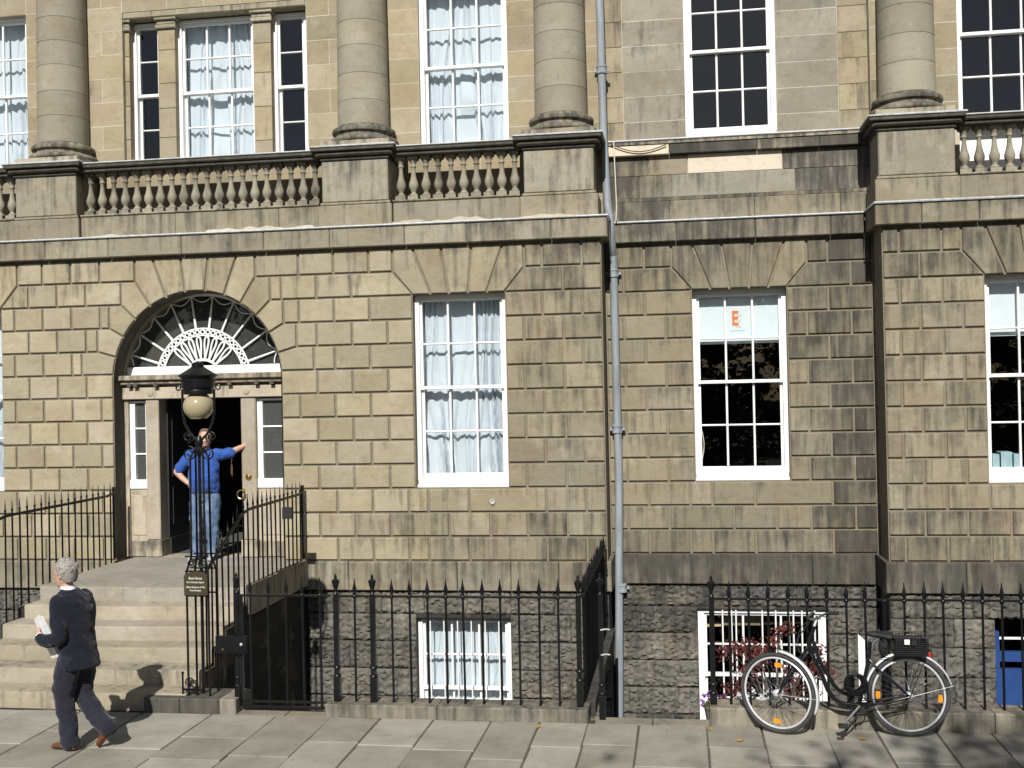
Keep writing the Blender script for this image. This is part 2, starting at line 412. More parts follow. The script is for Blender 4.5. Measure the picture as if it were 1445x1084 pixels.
def soot_at(x, z):
    # how weathered a stone is, by where it sits: under the band, at the ends, low down, the recessed front
    s = 0.08+.25*noise.noise(Vector((x*.9, 3.1, z*.8)))
    if z > 4.45 and z < 5.2: s += .20
    if z < 1.5: s += .16
    if x > XA-.05 and x < XC: s += .16+.65*max(0, (x-1.4))/1.0
    if x >= XC: s += .30
    if -2.2 < x < XA: s += .22
    if -4.4 < x < -2.0 and z < 1.95: s += .16
    if x < -3.6: s -= .16*(1 if z < 4.4 else .3)
    return s
def ss(a, b_, x): t = max(0.0, min(1.0, (x-a)/(b_-a))); return t*t*(3-2*t)
def patina_at(x, z, yf):
    # greyed, brown-weathered skin of the stone: light by the door, heavier towards the recessed front and above the band
    p = .10+.30*ss(-3.2, -1.6, x)+.10*ss(-1.0, .2, x)-.14*ss(2.4, 2.7, x)
    if z < 1.9: p += .10*(1.9-z)
    if z > 5.05: p = .20+.06*ss(-4, 0, x)
    return max(0, p+.20*noise.noise(Vector((x*.7, 8.2, z*.7)))+random.uniform(-.05, .10))
def block(pts, yf, depth, c, mat, parent, name='ashlar_block', soot=None, jit=.004):
    cx_ = sum(p[0] for p in pts)/len(pts); cz_ = sum(p[1] for p in pts)/len(pts)
    return MB().poly(pts, yf+random.uniform(0, jit), depth, c).build(name, mat, parent, soot=soot_at(cx_, cz_) if soot is None else soot, patina=patina_at(cx_, cz_, yf)*(0 if mat is M['fresh'] else 1))
GAP = .015
def row(parent, k, xl, xr, joints, mat, yf=YF, xlb=None, xrb=None, h0=None, h1=None, deepL=0, deepR=0, c=.010):
    # one course: xl/xr bounds at the top of the course, xlb/xrb at its foot (slanted ends)
    z0 = zk(k) if h0 is None else h0; z1 = zk(k+1) if h1 is None else h1
    xs = [xl]+[j for j in joints if xl+.12 < j < xr-.12]+[xr]
    for i in range(len(xs)-1):
        a, b_ = xs[i], xs[i+1]
        ab = (xlb if (i == 0 and xlb is not None) else a); bb = (xrb if (i == len(xs)-2 and xrb is not None) else b_)
        g0 = GAP; pts = [(ab+g0, z0+g0), (bb-g0, z0+g0), (b_-g0, z1-g0), (a+g0, z1-g0)]
        d = .07
        if i == 0 and deepL: d = deepL
        if i == len(xs)-2 and deepR: d = deepR
        block(pts, yf, d, c, mat, parent)
def ladder(x0, step, n=14): return [x0+step*i for i in range(-n, n)]
vb = [-.6175,-.37,-.123,.13,.378,.6175]; vt = [-.885,-.616,-.223,.19,.61,.885]
def flat_arch(parent, cx_, yf):
    z11, z12, z13 = zk(11), zk(12), zk(13)
    for i in range(5):
        if i == 0: p = [(cx_+vb[0], z11), (cx_+vb[1], z11), (cx_+vt[1], z13), (cx_+vt[0], z13), (cx_+vt[0], z12)]
        elif i == 4: p = [(cx_+vb[4], z11), (cx_+vb[5], z11), (cx_+vt[5], z12), (cx_+vt[5], z13), (cx_+vt[4], z13)]
        else: p = [(cx_+vb[i], z11), (cx_+vb[i+1], z11), (cx_+vt[i+1], z13), (cx_+vt[i], z13)]
        block(inset(p, GAP), yf, .12, .010, M['ashlar'], parent, 'voussoir')
def ctr(w): return (w[0]+w[1])/2
# arch stones of the doorway
def apt(th, s): return (DC+s*DR*math.sin(th), DZ+DR*math.cos(th))
corner = {12: .87, 11: 1.08, 10: 1.26, 9: 1.44, 8: 1.68}   # half-distance of the joint corner at the foot of course k
def arc(t0, t1, s, n=5): return [apt(t0+(t1-t0)*i/n, s) for i in range(n+1)]
for s in (-1, 1):
    for k in (8, 9, 10, 11, 12):
        z0, z1 = zk(k), zk(k+1)
        lo = (DC+s*corner[k], z0); tl = math.atan2(corner[k], z0-DZ)
        if k == 8: lo = (DC+s*corner[8], z0); tl = math.acos((z0-DZ)/DR)
        if k < 12: hi_x = corner[k+1]; th = math.atan2(corner[k+1], z1-DZ)
        else: hi_x = .617; th = math.atan2(.617, z1-DZ)
        pts = [lo]+arc(tl, th, s)+[(DC+s*hi_x, z1), (DC+s*corner[k], z1)]
        if s > 0: pts = pts[::-1]
        block(inset(pts, GAP), YF, .06, .010, M['ashlar'], HA, 'voussoir')
    t2 = math.atan2(.617, zk(13)-DZ); t1 = math.atan2(.2, zk(13)-DZ)
    pts = arc(t2, t1, s)+[(DC+s*.2, zk(13)), (DC+s*.617, zk(13))]
    if s > 0: pts = pts[::-1]
    block(inset(pts, GAP), YF, .06, .010, M['ashlar'], HA, 'voussoir')
pts = arc(t1, 0, -1)+arc(0, t1, 1)[1:]+[(DC+.2, zk(13)), (DC-.2, zk(13))]
block(inset(pts, GAP), YF, .06, .010, M['ashlar'], HA, 'voussoir')
for cx_, h, yf in ((ctr(A0), HA, YF), (ctr(A1), HA, YF), (ctr(B1), HB, YB), (ctr(C1), HC, YF)): flat_arch(h, cx_, yf)

for k in range(13):
    o = k % 2
    # house with the door
    lw = A0[1] if k >= 3 else None
    def dl(k): return DC-(corner[k] if k >= 8 else DR)
    def dr(k): return DC+(corner[k] if k >= 8 else DR)
    j1 = ladder(-9.415+(.43 if o else .215), .43); j2 = ladder(-4.79 if o else -4.545, .49); j3 = ladder(-1.975 if o else -1.725, .52)
    if k < 3:
        row(HA, k, -11.2, dl(k), ladder(-9.2+(.215 if o else 0), .43), M['ashlar'])
        jj = [j for j in j2 if j < -3.5]+[j for j in ladder(-3.3+(.28 if o else 0), .55) if -3.35 < j < -2.2]+[j for j in j3 if j > -2.0]
        row(HA, k, dr(k), XA, jj, M['ashlar'], deepR=.75)
    elif k < 11:
        row(HA, k, A0[1], dl(k), j1, M['ashlar']); row(HA, k, -11.2, A0[0], [], M['ashlar'])
        row(HA, k, dr(k), A1[0], j2, M['ashlar']); row(HA, k, A1[1], XA, j3, M['ashlar'], deepR=.75)
    else:
        a, b_ = (vt[5], vt[5]); c0, c1 = ctr(A0), ctr(A1)
        row(HA, k, c0+.885, dl(k), j1, M['ashlar'], xlb=(A0[1] if k == 11 else None))
        row(HA, k, dr(k), c1-.885, j2, M['ashlar'], xrb=(A1[0] if k == 11 else None))
        row(HA, k, c1+.885, XA, j3, M['ashlar'], xlb=(A1[1] if k == 11 else None), deepR=.75)
        row(HA, k, -11.6, c0-.885, [], M['ashlar'], xrb=(A0[0] if k == 11 else None))
    # recessed house
    jb = ladder(-.70 if o else -.42, .55); jc = ladder(1.70 if o else 1.98, .57)
    if k < 3:
        row(HB, k, XA, XC, [j for j in jb if j < .2]+[j for j in ladder(.42+(.28 if o else 0), .56) if .3 < j < 1.5]+[j for j in jc if j > 1.6], M['ashlar'], yf=YB)
    elif k < 11:
        row(HB, k, XA, B1[0], jb, M['ashlar'], yf=YB); row(HB, k, B1[1], XC, jc, M['ashlar'], yf=YB)
    else:
        c2 = ctr(B1)
        row(HB, k, XA, c2-.885, jb, M['ashlar'], yf=YB, xrb=(B1[0] if k == 11 else None))
        row(HB, k, c2+.885, XC, jc, M['ashlar'], yf=YB, xlb=(B1[1] if k == 11 else None))
    # house with the blue basement door
    jd = ladder(2.99 if o else 2.75, .505)
    if k < 3: row(HC, k, XC, 7.5, jd, M['ashlar'], deepL=.75)
    elif k < 11:
        row(HC, k, XC, C1[0], jd, M['ashlar'], deepL=.75); row(HC, k, C1[1], 7.5, ladder(5.5 if o else 5.25, .5), M['ashlar'])
    else:
        c3 = ctr(C1)
        row(HC, k, XC, c3-.885, jd, M['ashlar'], deepL=.75, xrb=(C1[0] if k == 11 else None))
        row(HC, k, c3+.885, 7.5, ladder(5.75 if o else 6.0, .5), M['ashlar'], xlb=(C1[1] if k == 11 else None))

# solid wall behind the facing stones, with the openings left free
def cells(mb, x0, x1, z0, z1, y0, y1, holes):
    xs = sorted({x0, x1, *[h[0] for h in holes], *[h[1] for h in holes]}); zs = sorted({z0, z1, *[h[2] for h in holes], *[h[3] for h in holes]})
    xs = [q for q in xs if x0 <= q <= x1]; zs = [q for q in zs if z0 <= q <= z1]
    for i in range(len(zs)-1):
        run = None
        for jx_ in range(len(xs)-1):
            mx_, mz = (xs[jx_]+xs[jx_+1])/2, (zs[i]+zs[i+1])/2
            hole = any(h[0] < mx_ < h[1] and h[2] < mz < h[3] for h in holes)
            if not hole:
                run = [xs[jx_], xs[jx_+1]] if run is None else [run[0], xs[jx_+1]]
            if (hole or jx_ == len(xs)-2) and run:
                mb.box(run[0], run[1], y0, y1, zs[i], zs[i+1]); run = None
e = .003
WZ = (zk(3)-e, zk(11)+e)
def hole(w, z=WZ): return (w[0]-e, w[1]+e, *z)
BWA = (-3.50, -2.235, -1.25, .20); BWB = (.19, 1.885, -1.5, .215); BDC = (3.775, 4.95, -1.8, .275)
mb = MB()
cells(mb, XL, XA-.002, .57, 5.30, YF+.03, YF+.55, [hole(A0), hole(A1), (DC-DR-e, DC+DR+e, .90, 4.72)])
low = MB(); cells(low, XL, XA-.002, -1.8, .569, YF+.03, YF+.55, [BWA]); low.build('basement_wall', M['under'], HA)
n = 24   # spandrels over the door arch
for s in (-1, 1):
    for i in range(n//2):
        a0, a1 = math.pi/2*i/(n/2), math.pi/2*(i+1)/(n/2)
        p = [(DC+s*(DR+e)*math.sin(a), DZ+(DR+e)*math.cos(a)) for a in (a0, a1)]
        q = [p[0], p[1], (p[1][0], 4.72), (p[0][0], 4.72)]
        if s > 0: q = q
        mb.add([(x, YF+.03, z) for x, z in q]+[(x, YF+.55, z) for x, z in q], [(0,1,2,3),(7,6,5,4),(0,4,5,1)])
mb.build('wall', M['core'], HA)
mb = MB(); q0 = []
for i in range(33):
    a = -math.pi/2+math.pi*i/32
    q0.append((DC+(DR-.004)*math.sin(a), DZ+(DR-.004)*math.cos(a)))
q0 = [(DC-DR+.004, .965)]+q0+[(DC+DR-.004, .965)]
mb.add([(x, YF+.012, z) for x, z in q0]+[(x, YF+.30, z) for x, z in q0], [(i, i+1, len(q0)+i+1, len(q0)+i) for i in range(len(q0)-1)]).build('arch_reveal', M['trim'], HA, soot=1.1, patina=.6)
mb = MB(); cells(mb, XA-.4, XC+.4, .555, 5.30, YB+.03, YB+.45, [hole(B1)]); mb.build('wall', M['core'], HB)
low = MB(); cells(low, XA-.4, XC+.4, -1.8, .554, YB+.03, YB+.45, [BWB]); low.build('basement_wall', M['under'], HB)
mb = MB(); cells(mb, XC+.002, XR, .57, 5.30, YF+.03, YF+.55, [hole(C1)]); mb.build('wall', M['core'], HC)
low = MB(); cells(low, XC+.002, XR, -1.8, .569, YF+.03, YF+.55, [BDC]); low.build('basement_wall', M['under'], HC)

# plinth course over the basement
def plinth(h, x0, x1, yf, zlo, step, retL=False, retR=False, off=0.0):
    x = x0
    first = True
    while x < x1-.05:
        nx = min(x+random.uniform(.85, 1.25)*step, x1)
        if x1-nx < .3: nx = x1
        d = .10
        if (retL and first) or (retR and nx == x1): d = .8
        block([(x+.003, zlo), (nx-.003, zlo), (nx-.003, Z0-.004), (x+.003, Z0-.004)], yf, d, .012, M['trim'], h, 'plinth_stone', soot=.45 if h == HA else .85)
        x = nx; first = False
plinth(HA, -11.5, -7.73, YF-.05, .57, .9); plinth(HA, -5.05, XA+.05, YF-.05, .57, .72, retR=True)
plinth(HB, XA+.06, XC-.055, YB-.05, .555, 1.15); plinth(HC, XC-.05, 7.6, YF-.05, .57, 1.1, retL=True)

# vermiculated basement stones
def rock_block(h, x0, x1, z0, z1, yf, seed):
    nx, nz = max(6, int((x1-x0)/.021)), max(6, int((z1-z0)/.021)); v = []; f = []
    for j in range(nz+1):
        for i in range(nx+1):
            u, w_ = i/nx, j/nz; x, z = x0+(x1-x0)*u, z0+(z1-z0)*w_
            ed = min(1, min(u*(x1-x0), (1-u)*(x1-x0), w_*(z1-z0), (1-w_)*(z1-z0))/.022)
            q = Vector((x+seed*.37, seed, z))
            d = noise.voronoi(q*13.0)[0]
            worm = min(1.0, max(0.0, (d[1]-d[0]))*2.4)**.7          # 1 inside a raised lump, 0 along the cut worm-track
            pit = 1.0 if noise.noise(q*21) > .33 else 0.0
            y = yf - (.35+.65*ed)*(.006+.042*worm*(1-.7*pit)) - .010*noise.noise(q*4)
            k = .012*(1 if 0 < i < nx and 0 < j < nz else .45)
            v.append((x+k*noise.noise(q*17), y, z+k*1.6*noise.noise(q*15+Vector((9,0,0)))))
    for j in range(nz):
        for i in range(nx):
            a = j*(nx+1)+i; f.append((a, a+1, a+nx+2, a+nx+1))
    n0 = len(v)
    rim = [i for i in range(nx+1)]+[(j+1)*(nx+1)-1 for j in range(1, nz+1)]+[nz*(nx+1)+i for i in range(nx-1, -1, -1)]+[j*(nx+1) for j in range(nz-1, 0, -1)]
    v += [(v[i][0], yf+.06, v[i][2]) for i in rim]; m_ = len(rim)
    f += [(rim[i], n0+i, n0+(i+1) % m_, rim[(i+1) % m_]) for i in range(m_)]
    MB().add(v, f).build('vermiculated_block', M['rock'], h, smooth=50, soot=random.uniform(-.15, .2)+(.10 if h != HA else -.05))
def rock_rows(h, x0, x1, yf, zs, step, openings=(), phase=.0):
    for r in range(len(zs)-1):
        z1, z0 = zs[r], zs[r+1]; segs = [(x0, x1)]
        for ox0, ox1, oz0, oz1 in openings:
            if oz0 < (z0+z1)/2 < oz1:
                ns = []
                for a, b_ in segs:
                    if ox0 > a and ox0 < b_: ns.append((a, ox0))
                    if ox1 < b_ and ox1 > a: ns.append((ox1, b_))
                    if ox1 <= a or ox0 >= b_: ns.append((a, b_))
                segs = ns
        for a, b_ in segs:
            nb = max(1, round((b_-a)/step)); 
            cuts = [a]
            for i in range(1, nb): cuts.append(a+(b_-a)*(i+(.22 if r % 2 else -.22))/nb)
            cuts.append(b_)
            for i in range(len(cuts)-1):
                rock_block(h, cuts[i]+.004, cuts[i+1]-.004, z0+.008, z1-.008, yf, random.uniform(0, 90))
ZA = [.565, .255, -.105, -.47, -.84, -1.2]
rock_rows(HA, -5.0, XA, YF+.03, ZA, .62, [BWA]); rock_rows(HA, -11.0, -7.8, YF+.03, ZA, .6)
ZB = [.55, .25, -.11, -.475, -.84, -1.2, -1.56]
rock_rows(HB, XA+.02, XC, YB+.03, ZB, .78, [BWB]); rock_rows(HC, XC, 7.5, YF+.03, ZA+[-1.56], .55, [BDC])
MB().box(XC-.004, XC+.03, YF+.05, YB+.06, -1.8, .56).build('return_wall', M['under'], HC)
MB().box(XA-.03, XA+.004, YF+.05, YB+.06, -1.8, .56).build('return_wall', M['under'], HA)

# ---------------------------------------------------------------- sash windows
def sash_window(h, x0, x1, z0, z1, yw, cols=3, rows=(2, 2), cas=.055, sill=.10, name='window', zm=None, bar=.028):
    """casing in the reveal at yw; upper sash in front, lower sash set back; panes and bars are parts of the window"""
    yo = yw
    win = MB()
    win.box(x0, x0+cas, yo, yo+.16, z0+sill, z1); win.box(x1-cas, x1, yo, yo+.16, z0+sill, z1)
    win.box(x0+cas+.001, x1-cas-.001, yo, yo+.16, z1-cas*.8, z1)
    W = win.build(name, M['white'], h)
    MB().cbox(x0-.002, x1+.002, yo-.045, yo+.17, z0+.002, z0+sill*.42, .008).build('sill', M['white'], W)
    MB().cbox(x0+.004, x1-.004, yo-.012, yo+.16, z0+sill*.42+.002, z0+sill-.001, .006).build('sill', M['white'], W)
    a, b_ = x0+cas+.002, x1-cas-.002; zt, zb = z1-cas*.8-.002, z0+sill+.001
    zm = zm or (zt+zb)/2+.02
    for up_ in (1, 0):
        ys = yo+.035 if up_ else yo+.085
        lo, hi = (zm-.022, zt) if up_ else (zb, zm+.018)
        st = .034
        rb = .045 if up_ else .085; rtop = .038 if up_ else .04
        fr = MB(); fr.box(a, a+st, ys, ys+.045, lo, hi); fr.box(b_-st, b_, ys, ys+.045, lo, hi)
        fr.cbox(a+st+.0005, b_-st-.0005, ys, ys+.045, lo, lo+rb, .005); fr.cbox(a+st+.0005, b_-st-.0005, ys, ys+.045, hi-rtop, hi, .005)
        fr.build('sash', M['white'], W)
        nr = rows[0] if up_ else rows[1]; ga, gb, gl, gh = a+st, b_-st, lo+rb, hi-rtop
        pw, ph = (gb-ga-bar*(cols-1))/cols, (gh-gl-bar*(nr-1))/nr
        for c_ in range(1, cols):
            xx = ga+c_*pw+(c_-1)*bar
            MB().cbox(xx, xx+bar, ys+.004, ys+.04, gl, gh, .008).build('glazing_bar', M['white'], W)
        for r in range(1, nr):
            zz = gl+r*ph+(r-1)*bar
            for c_ in range(cols):
                xx = ga+c_*(pw+bar); MB().cbox(xx+.0006, xx+pw-.0006, ys+.006, ys+.038, zz, zz+bar*.9, .008).build('glazing_bar', M['white'], W)
        for r in range(nr):
            for c_ in range(cols):
                xx, zz = ga+c_*(pw+bar), gl+r*(ph+bar); t = [random.uniform(-.0025, .0025) for _ in range(3)]
                v = [(xx, ys+.022, zz), (xx+pw, ys+.022+t[0], zz), (xx+pw, ys+.022+t[0]+t[1], zz+ph), (xx, ys+.022+t[1], zz+ph)]
                MB().add(v, [(0,1,2,3)]).build('pane', M['glass'], W)
    return W
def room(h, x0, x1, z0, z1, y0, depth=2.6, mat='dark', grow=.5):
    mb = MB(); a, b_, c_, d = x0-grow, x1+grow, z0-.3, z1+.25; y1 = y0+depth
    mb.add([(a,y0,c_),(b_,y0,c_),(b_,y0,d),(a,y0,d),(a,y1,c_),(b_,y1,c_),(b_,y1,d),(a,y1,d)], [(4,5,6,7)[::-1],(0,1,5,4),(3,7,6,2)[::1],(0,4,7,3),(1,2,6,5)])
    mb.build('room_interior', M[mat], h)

sash_window(HA, *A0, *WZ, YF+.14); room(HA, *A0, *WZ, YF+.56)
sash_window(HA, *A1, *WZ, YF+.14); room(HA, *A1, *WZ, YF+.56)
sash_window(HB, *B1, *WZ, YB+.16); room(HB, *B1, *WZ, YB+.46)
sash_window(HC, *C1, *WZ, YF+.16); room(HC, *C1, *WZ, YF+.56)

# ---------------------------------------------------------------- upper storey
VX0, VX1 = PX(174,150,YU), PX(434,150,YU)           # tripartite window
U1 = (PX(591,100,YU), PX(716,100,YU)); U0 = (PX(37,120,YU)-1.28, PX(38,120,YU)); UB = (PX(966,100,YB), PX(1095,100,YB)); UC = (PX(1352,100,YU), PX(1352,100,YU)+1.27)
UZ0, UZ1 = 6.44, 8.82; UH = .342
ZTOP = 9.6
def upper_rows(h, x0, x1, yf, zlo, zhi, zbase, step, mat, phase=0.0, c=.002, name='ashlar_block', sootadd=-.05):
    k = math.ceil((zlo-zbase)/UH-1e-6); z = zlo; r = 0
    zs = [zlo]+[zbase+UH*i for i in range(-8, 30) if zlo+.1 < zbase+UH*i < zhi-.1]+[zhi]
    for i in range(len(zs)-1):
        nb = max(1, round((x1-x0)/step)); kk = round((zs[i]-zbase)/UH)
        cuts = [x0]+([x0+(x1-x0)*(q+(.25 if kk % 2 else -.22)+phase)/nb for q in range(1, nb)] if nb > 1 else [])+[x1]
        if nb == 1 and step < .42 and (x1-x0) > .3 and kk % 2 and random.random() < .6: cuts = [x0, x0+(x1-x0)*random.choice((.4, .6)), x1]
        for q in range(len(cuts)-1):
            a, b_ = cuts[q]+.0035, cuts[q+1]-.0035
            block([(a, zs[i]+.0035), (b_, zs[i]+.0035), (b_, zs[i+1]-.0035), (a, zs[i+1]-.0035)], yf, .05, c, mat, h, name, soot=soot_at(x0, zs[i])*.5+sootadd-.06+random.uniform(-.08, .12), jit=.002)
COLX = [-8.655, -4.2, -1.472, 2.972]
ub = 6.43
segs = [(U0[1], -8.655), (-8.655, VX0), (VX1, -4.2), (-4.2, U1[0]), (U1[1], -1.472), (-1.472, XA)]
for a, b_ in segs: upper_rows(HA, a, b_, YU, UZ0, ZTOP, ub, .52, M['ashlar_up'])
for a, b_ in ((U0[0], U0[1]), (VX0, VX1), (U1[0], U1[1])): upper_rows(HA, a, b_, YU, UZ1 if a != VX0 else 8.74, ZTOP, ub, .6, M['ashlar_up'])
upper_rows(HA, U0[0], XA, YU, 5.5, UZ0, ub, .6, M['ashlar_up'])
mb = MB(); cells(mb, XL, XA-.002, 5.30, 11.5, YU+.0022, YU+.5, [(U0[0], U0[1], UZ0, UZ1), (VX0, VX1, UZ0, 8.74), (U1[0], U1[1], UZ0, UZ1)]); mb.build('wall', M['mortar'], HA)
# recessed house: broad blocks between two buff strips
SB0, SB1 = PX(879,120,YB), PX(1183,120,YB)
upper_rows(HB, XA, SB0, YB-.02, 6.52, ZTOP, ub, .4, M['ashlar_up'], sootadd=.22); upper_rows(HB, SB1, XC, YB-.02, 6.52, ZTOP, ub, .36, M['ashlar_up'], sootadd=-.12)
upper_rows(HB, SB0, UB[0], YB, 6.52, ZTOP, ub, 1.3, M['ashlar_grey'], sootadd=.0); upper_rows(HB, UB[1], SB1, YB, 6.52, ZTOP, ub, 1.3, M['ashlar_grey'], sootadd=-.12)
upper_rows(HB, UB[0], UB[1], YB, UZ1, ZTOP, ub, 1.3, M['ashlar_grey'])
mb = MB(); cells(mb, XA-.4, XC+.4, 5.30, 11.5, YB+.0022, YB+.45, [(UB[0], UB[1], 6.45, UZ1)]); mb.build('wall', M['mortar'], HB)
for a, b_ in ((XC, 2.972), (2.972, UC[0]), (UC[1], UC[1]+2.6)): upper_rows(HC, a, b_, YU, UZ0, ZTOP, ub, .5, M['ashlar_up'], sootadd=-.18)
upper_rows(HC, UC[0], UC[1], YU, UZ1, ZTOP, ub, .6, M['ashlar_up']); upper_rows(HC, XC, UC[0]-.05, YU, 5.5, UZ0, ub, .6, M['ashlar_up'])
mb = MB(); cells(mb, XC+.002, XR, 5.30, 11.5, YU+.0022, YU+.5, [(UC[0], UC[1], 5.62, UZ1)]); mb.build('wall', M['mortar'], HC)
MB().box(UC[0]+.004, UC[1]-.004, YU+.22, YU+.26, 5.625, UZ0-.004).build('apron_panel', M['white'], HC)
MB().box(UC[0], UC[1], YU-.002, YU+.30, 5.45, 5.618).build('apron_stone', M['ashlar_up'], HC)

sash_window(HA, *U1, UZ0, UZ1, YU+.09); room(HA, *U1, UZ0, UZ1, YU+.51)
sash_window(HA, *U0, UZ0, UZ1, YU+.09); room(HA, *U0, UZ0, UZ1, YU+.51)
sash_window(HB, *UB, 6.50, UZ1, YB+.06, cas=.07, sill=.09); room(HB, *UB, UZ0, UZ1, YB+.46)
sash_window(HC, *UC, UZ0, UZ1, YU+.09, sill=.07); room(HC, *UC, UZ0, UZ1, YU+.51)
# tripartite window: stone mullions with caps, three sashes
YV = YU+.10
vx = [PX(p,150,YV+.03) for p in (187, 227, 251, 361, 386, 433)]
room(HA, VX0, VX1, UZ0, 8.7, YU+.51)
for a, b_ in ((VX0+.002, vx[0]-.002), (vx[1], vx[2]), (vx[3], vx[4])):
    zz = UZ0
    while zz < 8.48:
        hgt = min(random.choice((.36, .42, .48)), 8.48-zz)
        if 8.48-zz-hgt < .12: hgt = 8.48-zz
        block([(a, zz+.003), (b_, zz+.003), (b_, zz+hgt-.003), (a, zz+hgt-.003)], YV-.035, .24, .005, M['ashlar_up'], HA, 'mullion_stone', soot=.05)
        zz += hgt
    MB().cbox(a-.025, b_+.025, YV-.07, YV+.18, 8.48, 8.54, .012).cbox(a-.012, b_+.012, YV-.05, YV+.18, 8.541, 8.60, .012).cbox(a-.035, b_+.035, YV-.085, YV+.18, 8.601, 8.64, .01).build('mullion_cap', M['trim'], HA, soot=.35)
MB().cbox(VX0+.004, VX1-.004, YV-.10, YV+.2, 8.641, 8.735, .015).build('lintel', M['trim'], HA, soot=.3)
sash_window(HA, vx[0], vx[1], UZ0, 8.62, YV+.09, cols=1, cas=.045, bar=.024)
sash_window(HA, vx[2], vx[3], UZ0, 8.62, YV+.08, cols=3, cas=.05)
sash_window(HA, vx[4], vx[5], UZ0, 8.62, YV+.09, cols=1, cas=.045, bar=.024)

# ---------------------------------------------------------------- band, pedestals, balustrades, columns
def run(h, name, x0, x1, yf, yb, z0, z1, step, mat, c=.012, soot=.3, endL=0, endR=0):
    x = x0; first = True
    while x < x1-.01:
        nx = min(x+random.uniform(.8, 1.25)*step, x1)
        if x1-nx < .3: nx = x1
        block([(x+.0025, z0), (nx-.0025, z0), (nx-.0025, z1), (x+.0025, z1)], yf, yb-yf, c, mat, h, name, soot=soot*.85+random.uniform(-.12, .2), jit=.002)
        x = nx; first = False
YBD = YF-.085
ZB0, ZB1 = 5.125, 5.405
def lead(h, pts, z):
    mb = MB(); mb.tube([(x, y, z) for x, y in pts], .016, 6); return mb.build('lead_edge', M['lead'], h, smooth=True)
def mortar_smear(h, x0, x1, y, z, hmax, seed):
    # rough cream mortar slapped along the back of the lead edge
    n_ = int((x1-x0)/.05); top = []
    for i in range(n_+1):
        u = i/n_; top.append((x0+(x1-x0)*u, z+.012+hmax*max(0.05, (.5+.9*noise.noise(Vector((u*(x1-x0)*5, seed, 1)))))*math.sin(math.pi*min(1, max(.04, u)))**.4))
    pts = [(x0, z), (x1, z)]+top[::-1]
    MB().poly(pts, y-.018, .03, .004).build('mortar_patch', M['mortar'], h, soot=-.2)
for x0, x1, hm in ((-4.55, -4.9, .0), (-3.9, -2.2, .085), (-2.0, -1.25, .05), (-6.3, -4.75, .075), (-8.0, -7.3, .05), (-9.1, -8.75, .05)):
    if hm: mortar_smear(HA, x0, x1, YF-.058 if x1 < -4 or x0 < -2.1 else YF-.095, ZB1+.004, hm, x0)
run(HA, 'band_stone', -11.6, XA+.09, YBD, YF+.6, ZB0+.012, ZB1, 1.0, M['trim'], soot=.36)
run(HB, 'band_stone', XA+.095, XC-.095, YB-.085, YB+.3, ZB0+.012, ZB1, .85, M['trim'], soot=.85)
run(HC, 'band_stone', XC-.09, 7.6, YBD, YF+.6, ZB0+.012, ZB1, .62, M['trim'], soot=.45)
lead(HA, [(-11.6, YBD-.012), (-6, YBD-.012), (XA+.10, YBD-.012), (XA+.10, YB-.11)], ZB1+.008)
lead(HB, [(XA+.11, YB-.097), (XC-.11, YB-.097)], ZB1+.006)
lead(HC, [(XC-.10, YB-.11), (XC-.10, YBD-.012), (7.6, YBD-.012)], ZB1+.008)
PZ0, PZ1, PZ2, PZ3 = ZB1+.012, 5.745, 6.30, 6.475
def pedestal(h, cx_, retR=0, retL=0):
    # the pedestal stops 4 mm short of the balustrade runs on both sides
    P = MB().cbox(cx_-.455, cx_+.455, YF-.06, YU-.004, PZ1+.0, PZ2, .015).build('pedestal', M['drum'], h, soot=.20+(.1 if cx_ < 2 else .0), patina=.22)
    MB().cbox(cx_-.505, cx_+.505, YF-.09, YU-.004, PZ0, PZ1-.045, .01).cbox(cx_-.48, cx_+.48, YF-.075, YU-.004, PZ1-.044, PZ1-.002, .014).build('base', M['trim'], P, soot=.25, patina=.2)
    MB().cbox(cx_-.475, cx_+.475, YF-.08, YU-.004, PZ2+.002, PZ2+.05, .012).cbox(cx_-.53, cx_+.53, YF-.135, YU-.004, PZ2+.051, PZ2+.115, .022).cbox(cx_-.57, cx_+.57, YF-.175, YU-.004, PZ2+.116, PZ3-.012, .008).build('cap', M['trim'], P, soot=1.25, patina=.5)
    l = MB().tube([(cx_-.575, YU-.02, PZ3), (cx_-.575, YF-.18, PZ3), (cx_, YF-.18, PZ3), (cx_+.575, YF-.18, PZ3), (cx_+.575, YU-.02, PZ3)], .014, 6).build('lead_edge', M['lead'], P, smooth=True)
    MB().box(cx_-.575, cx_+.575, YF-.18, YU-.004, PZ3-.011, PZ3+.002).build('lead_top', M['lead'], P)
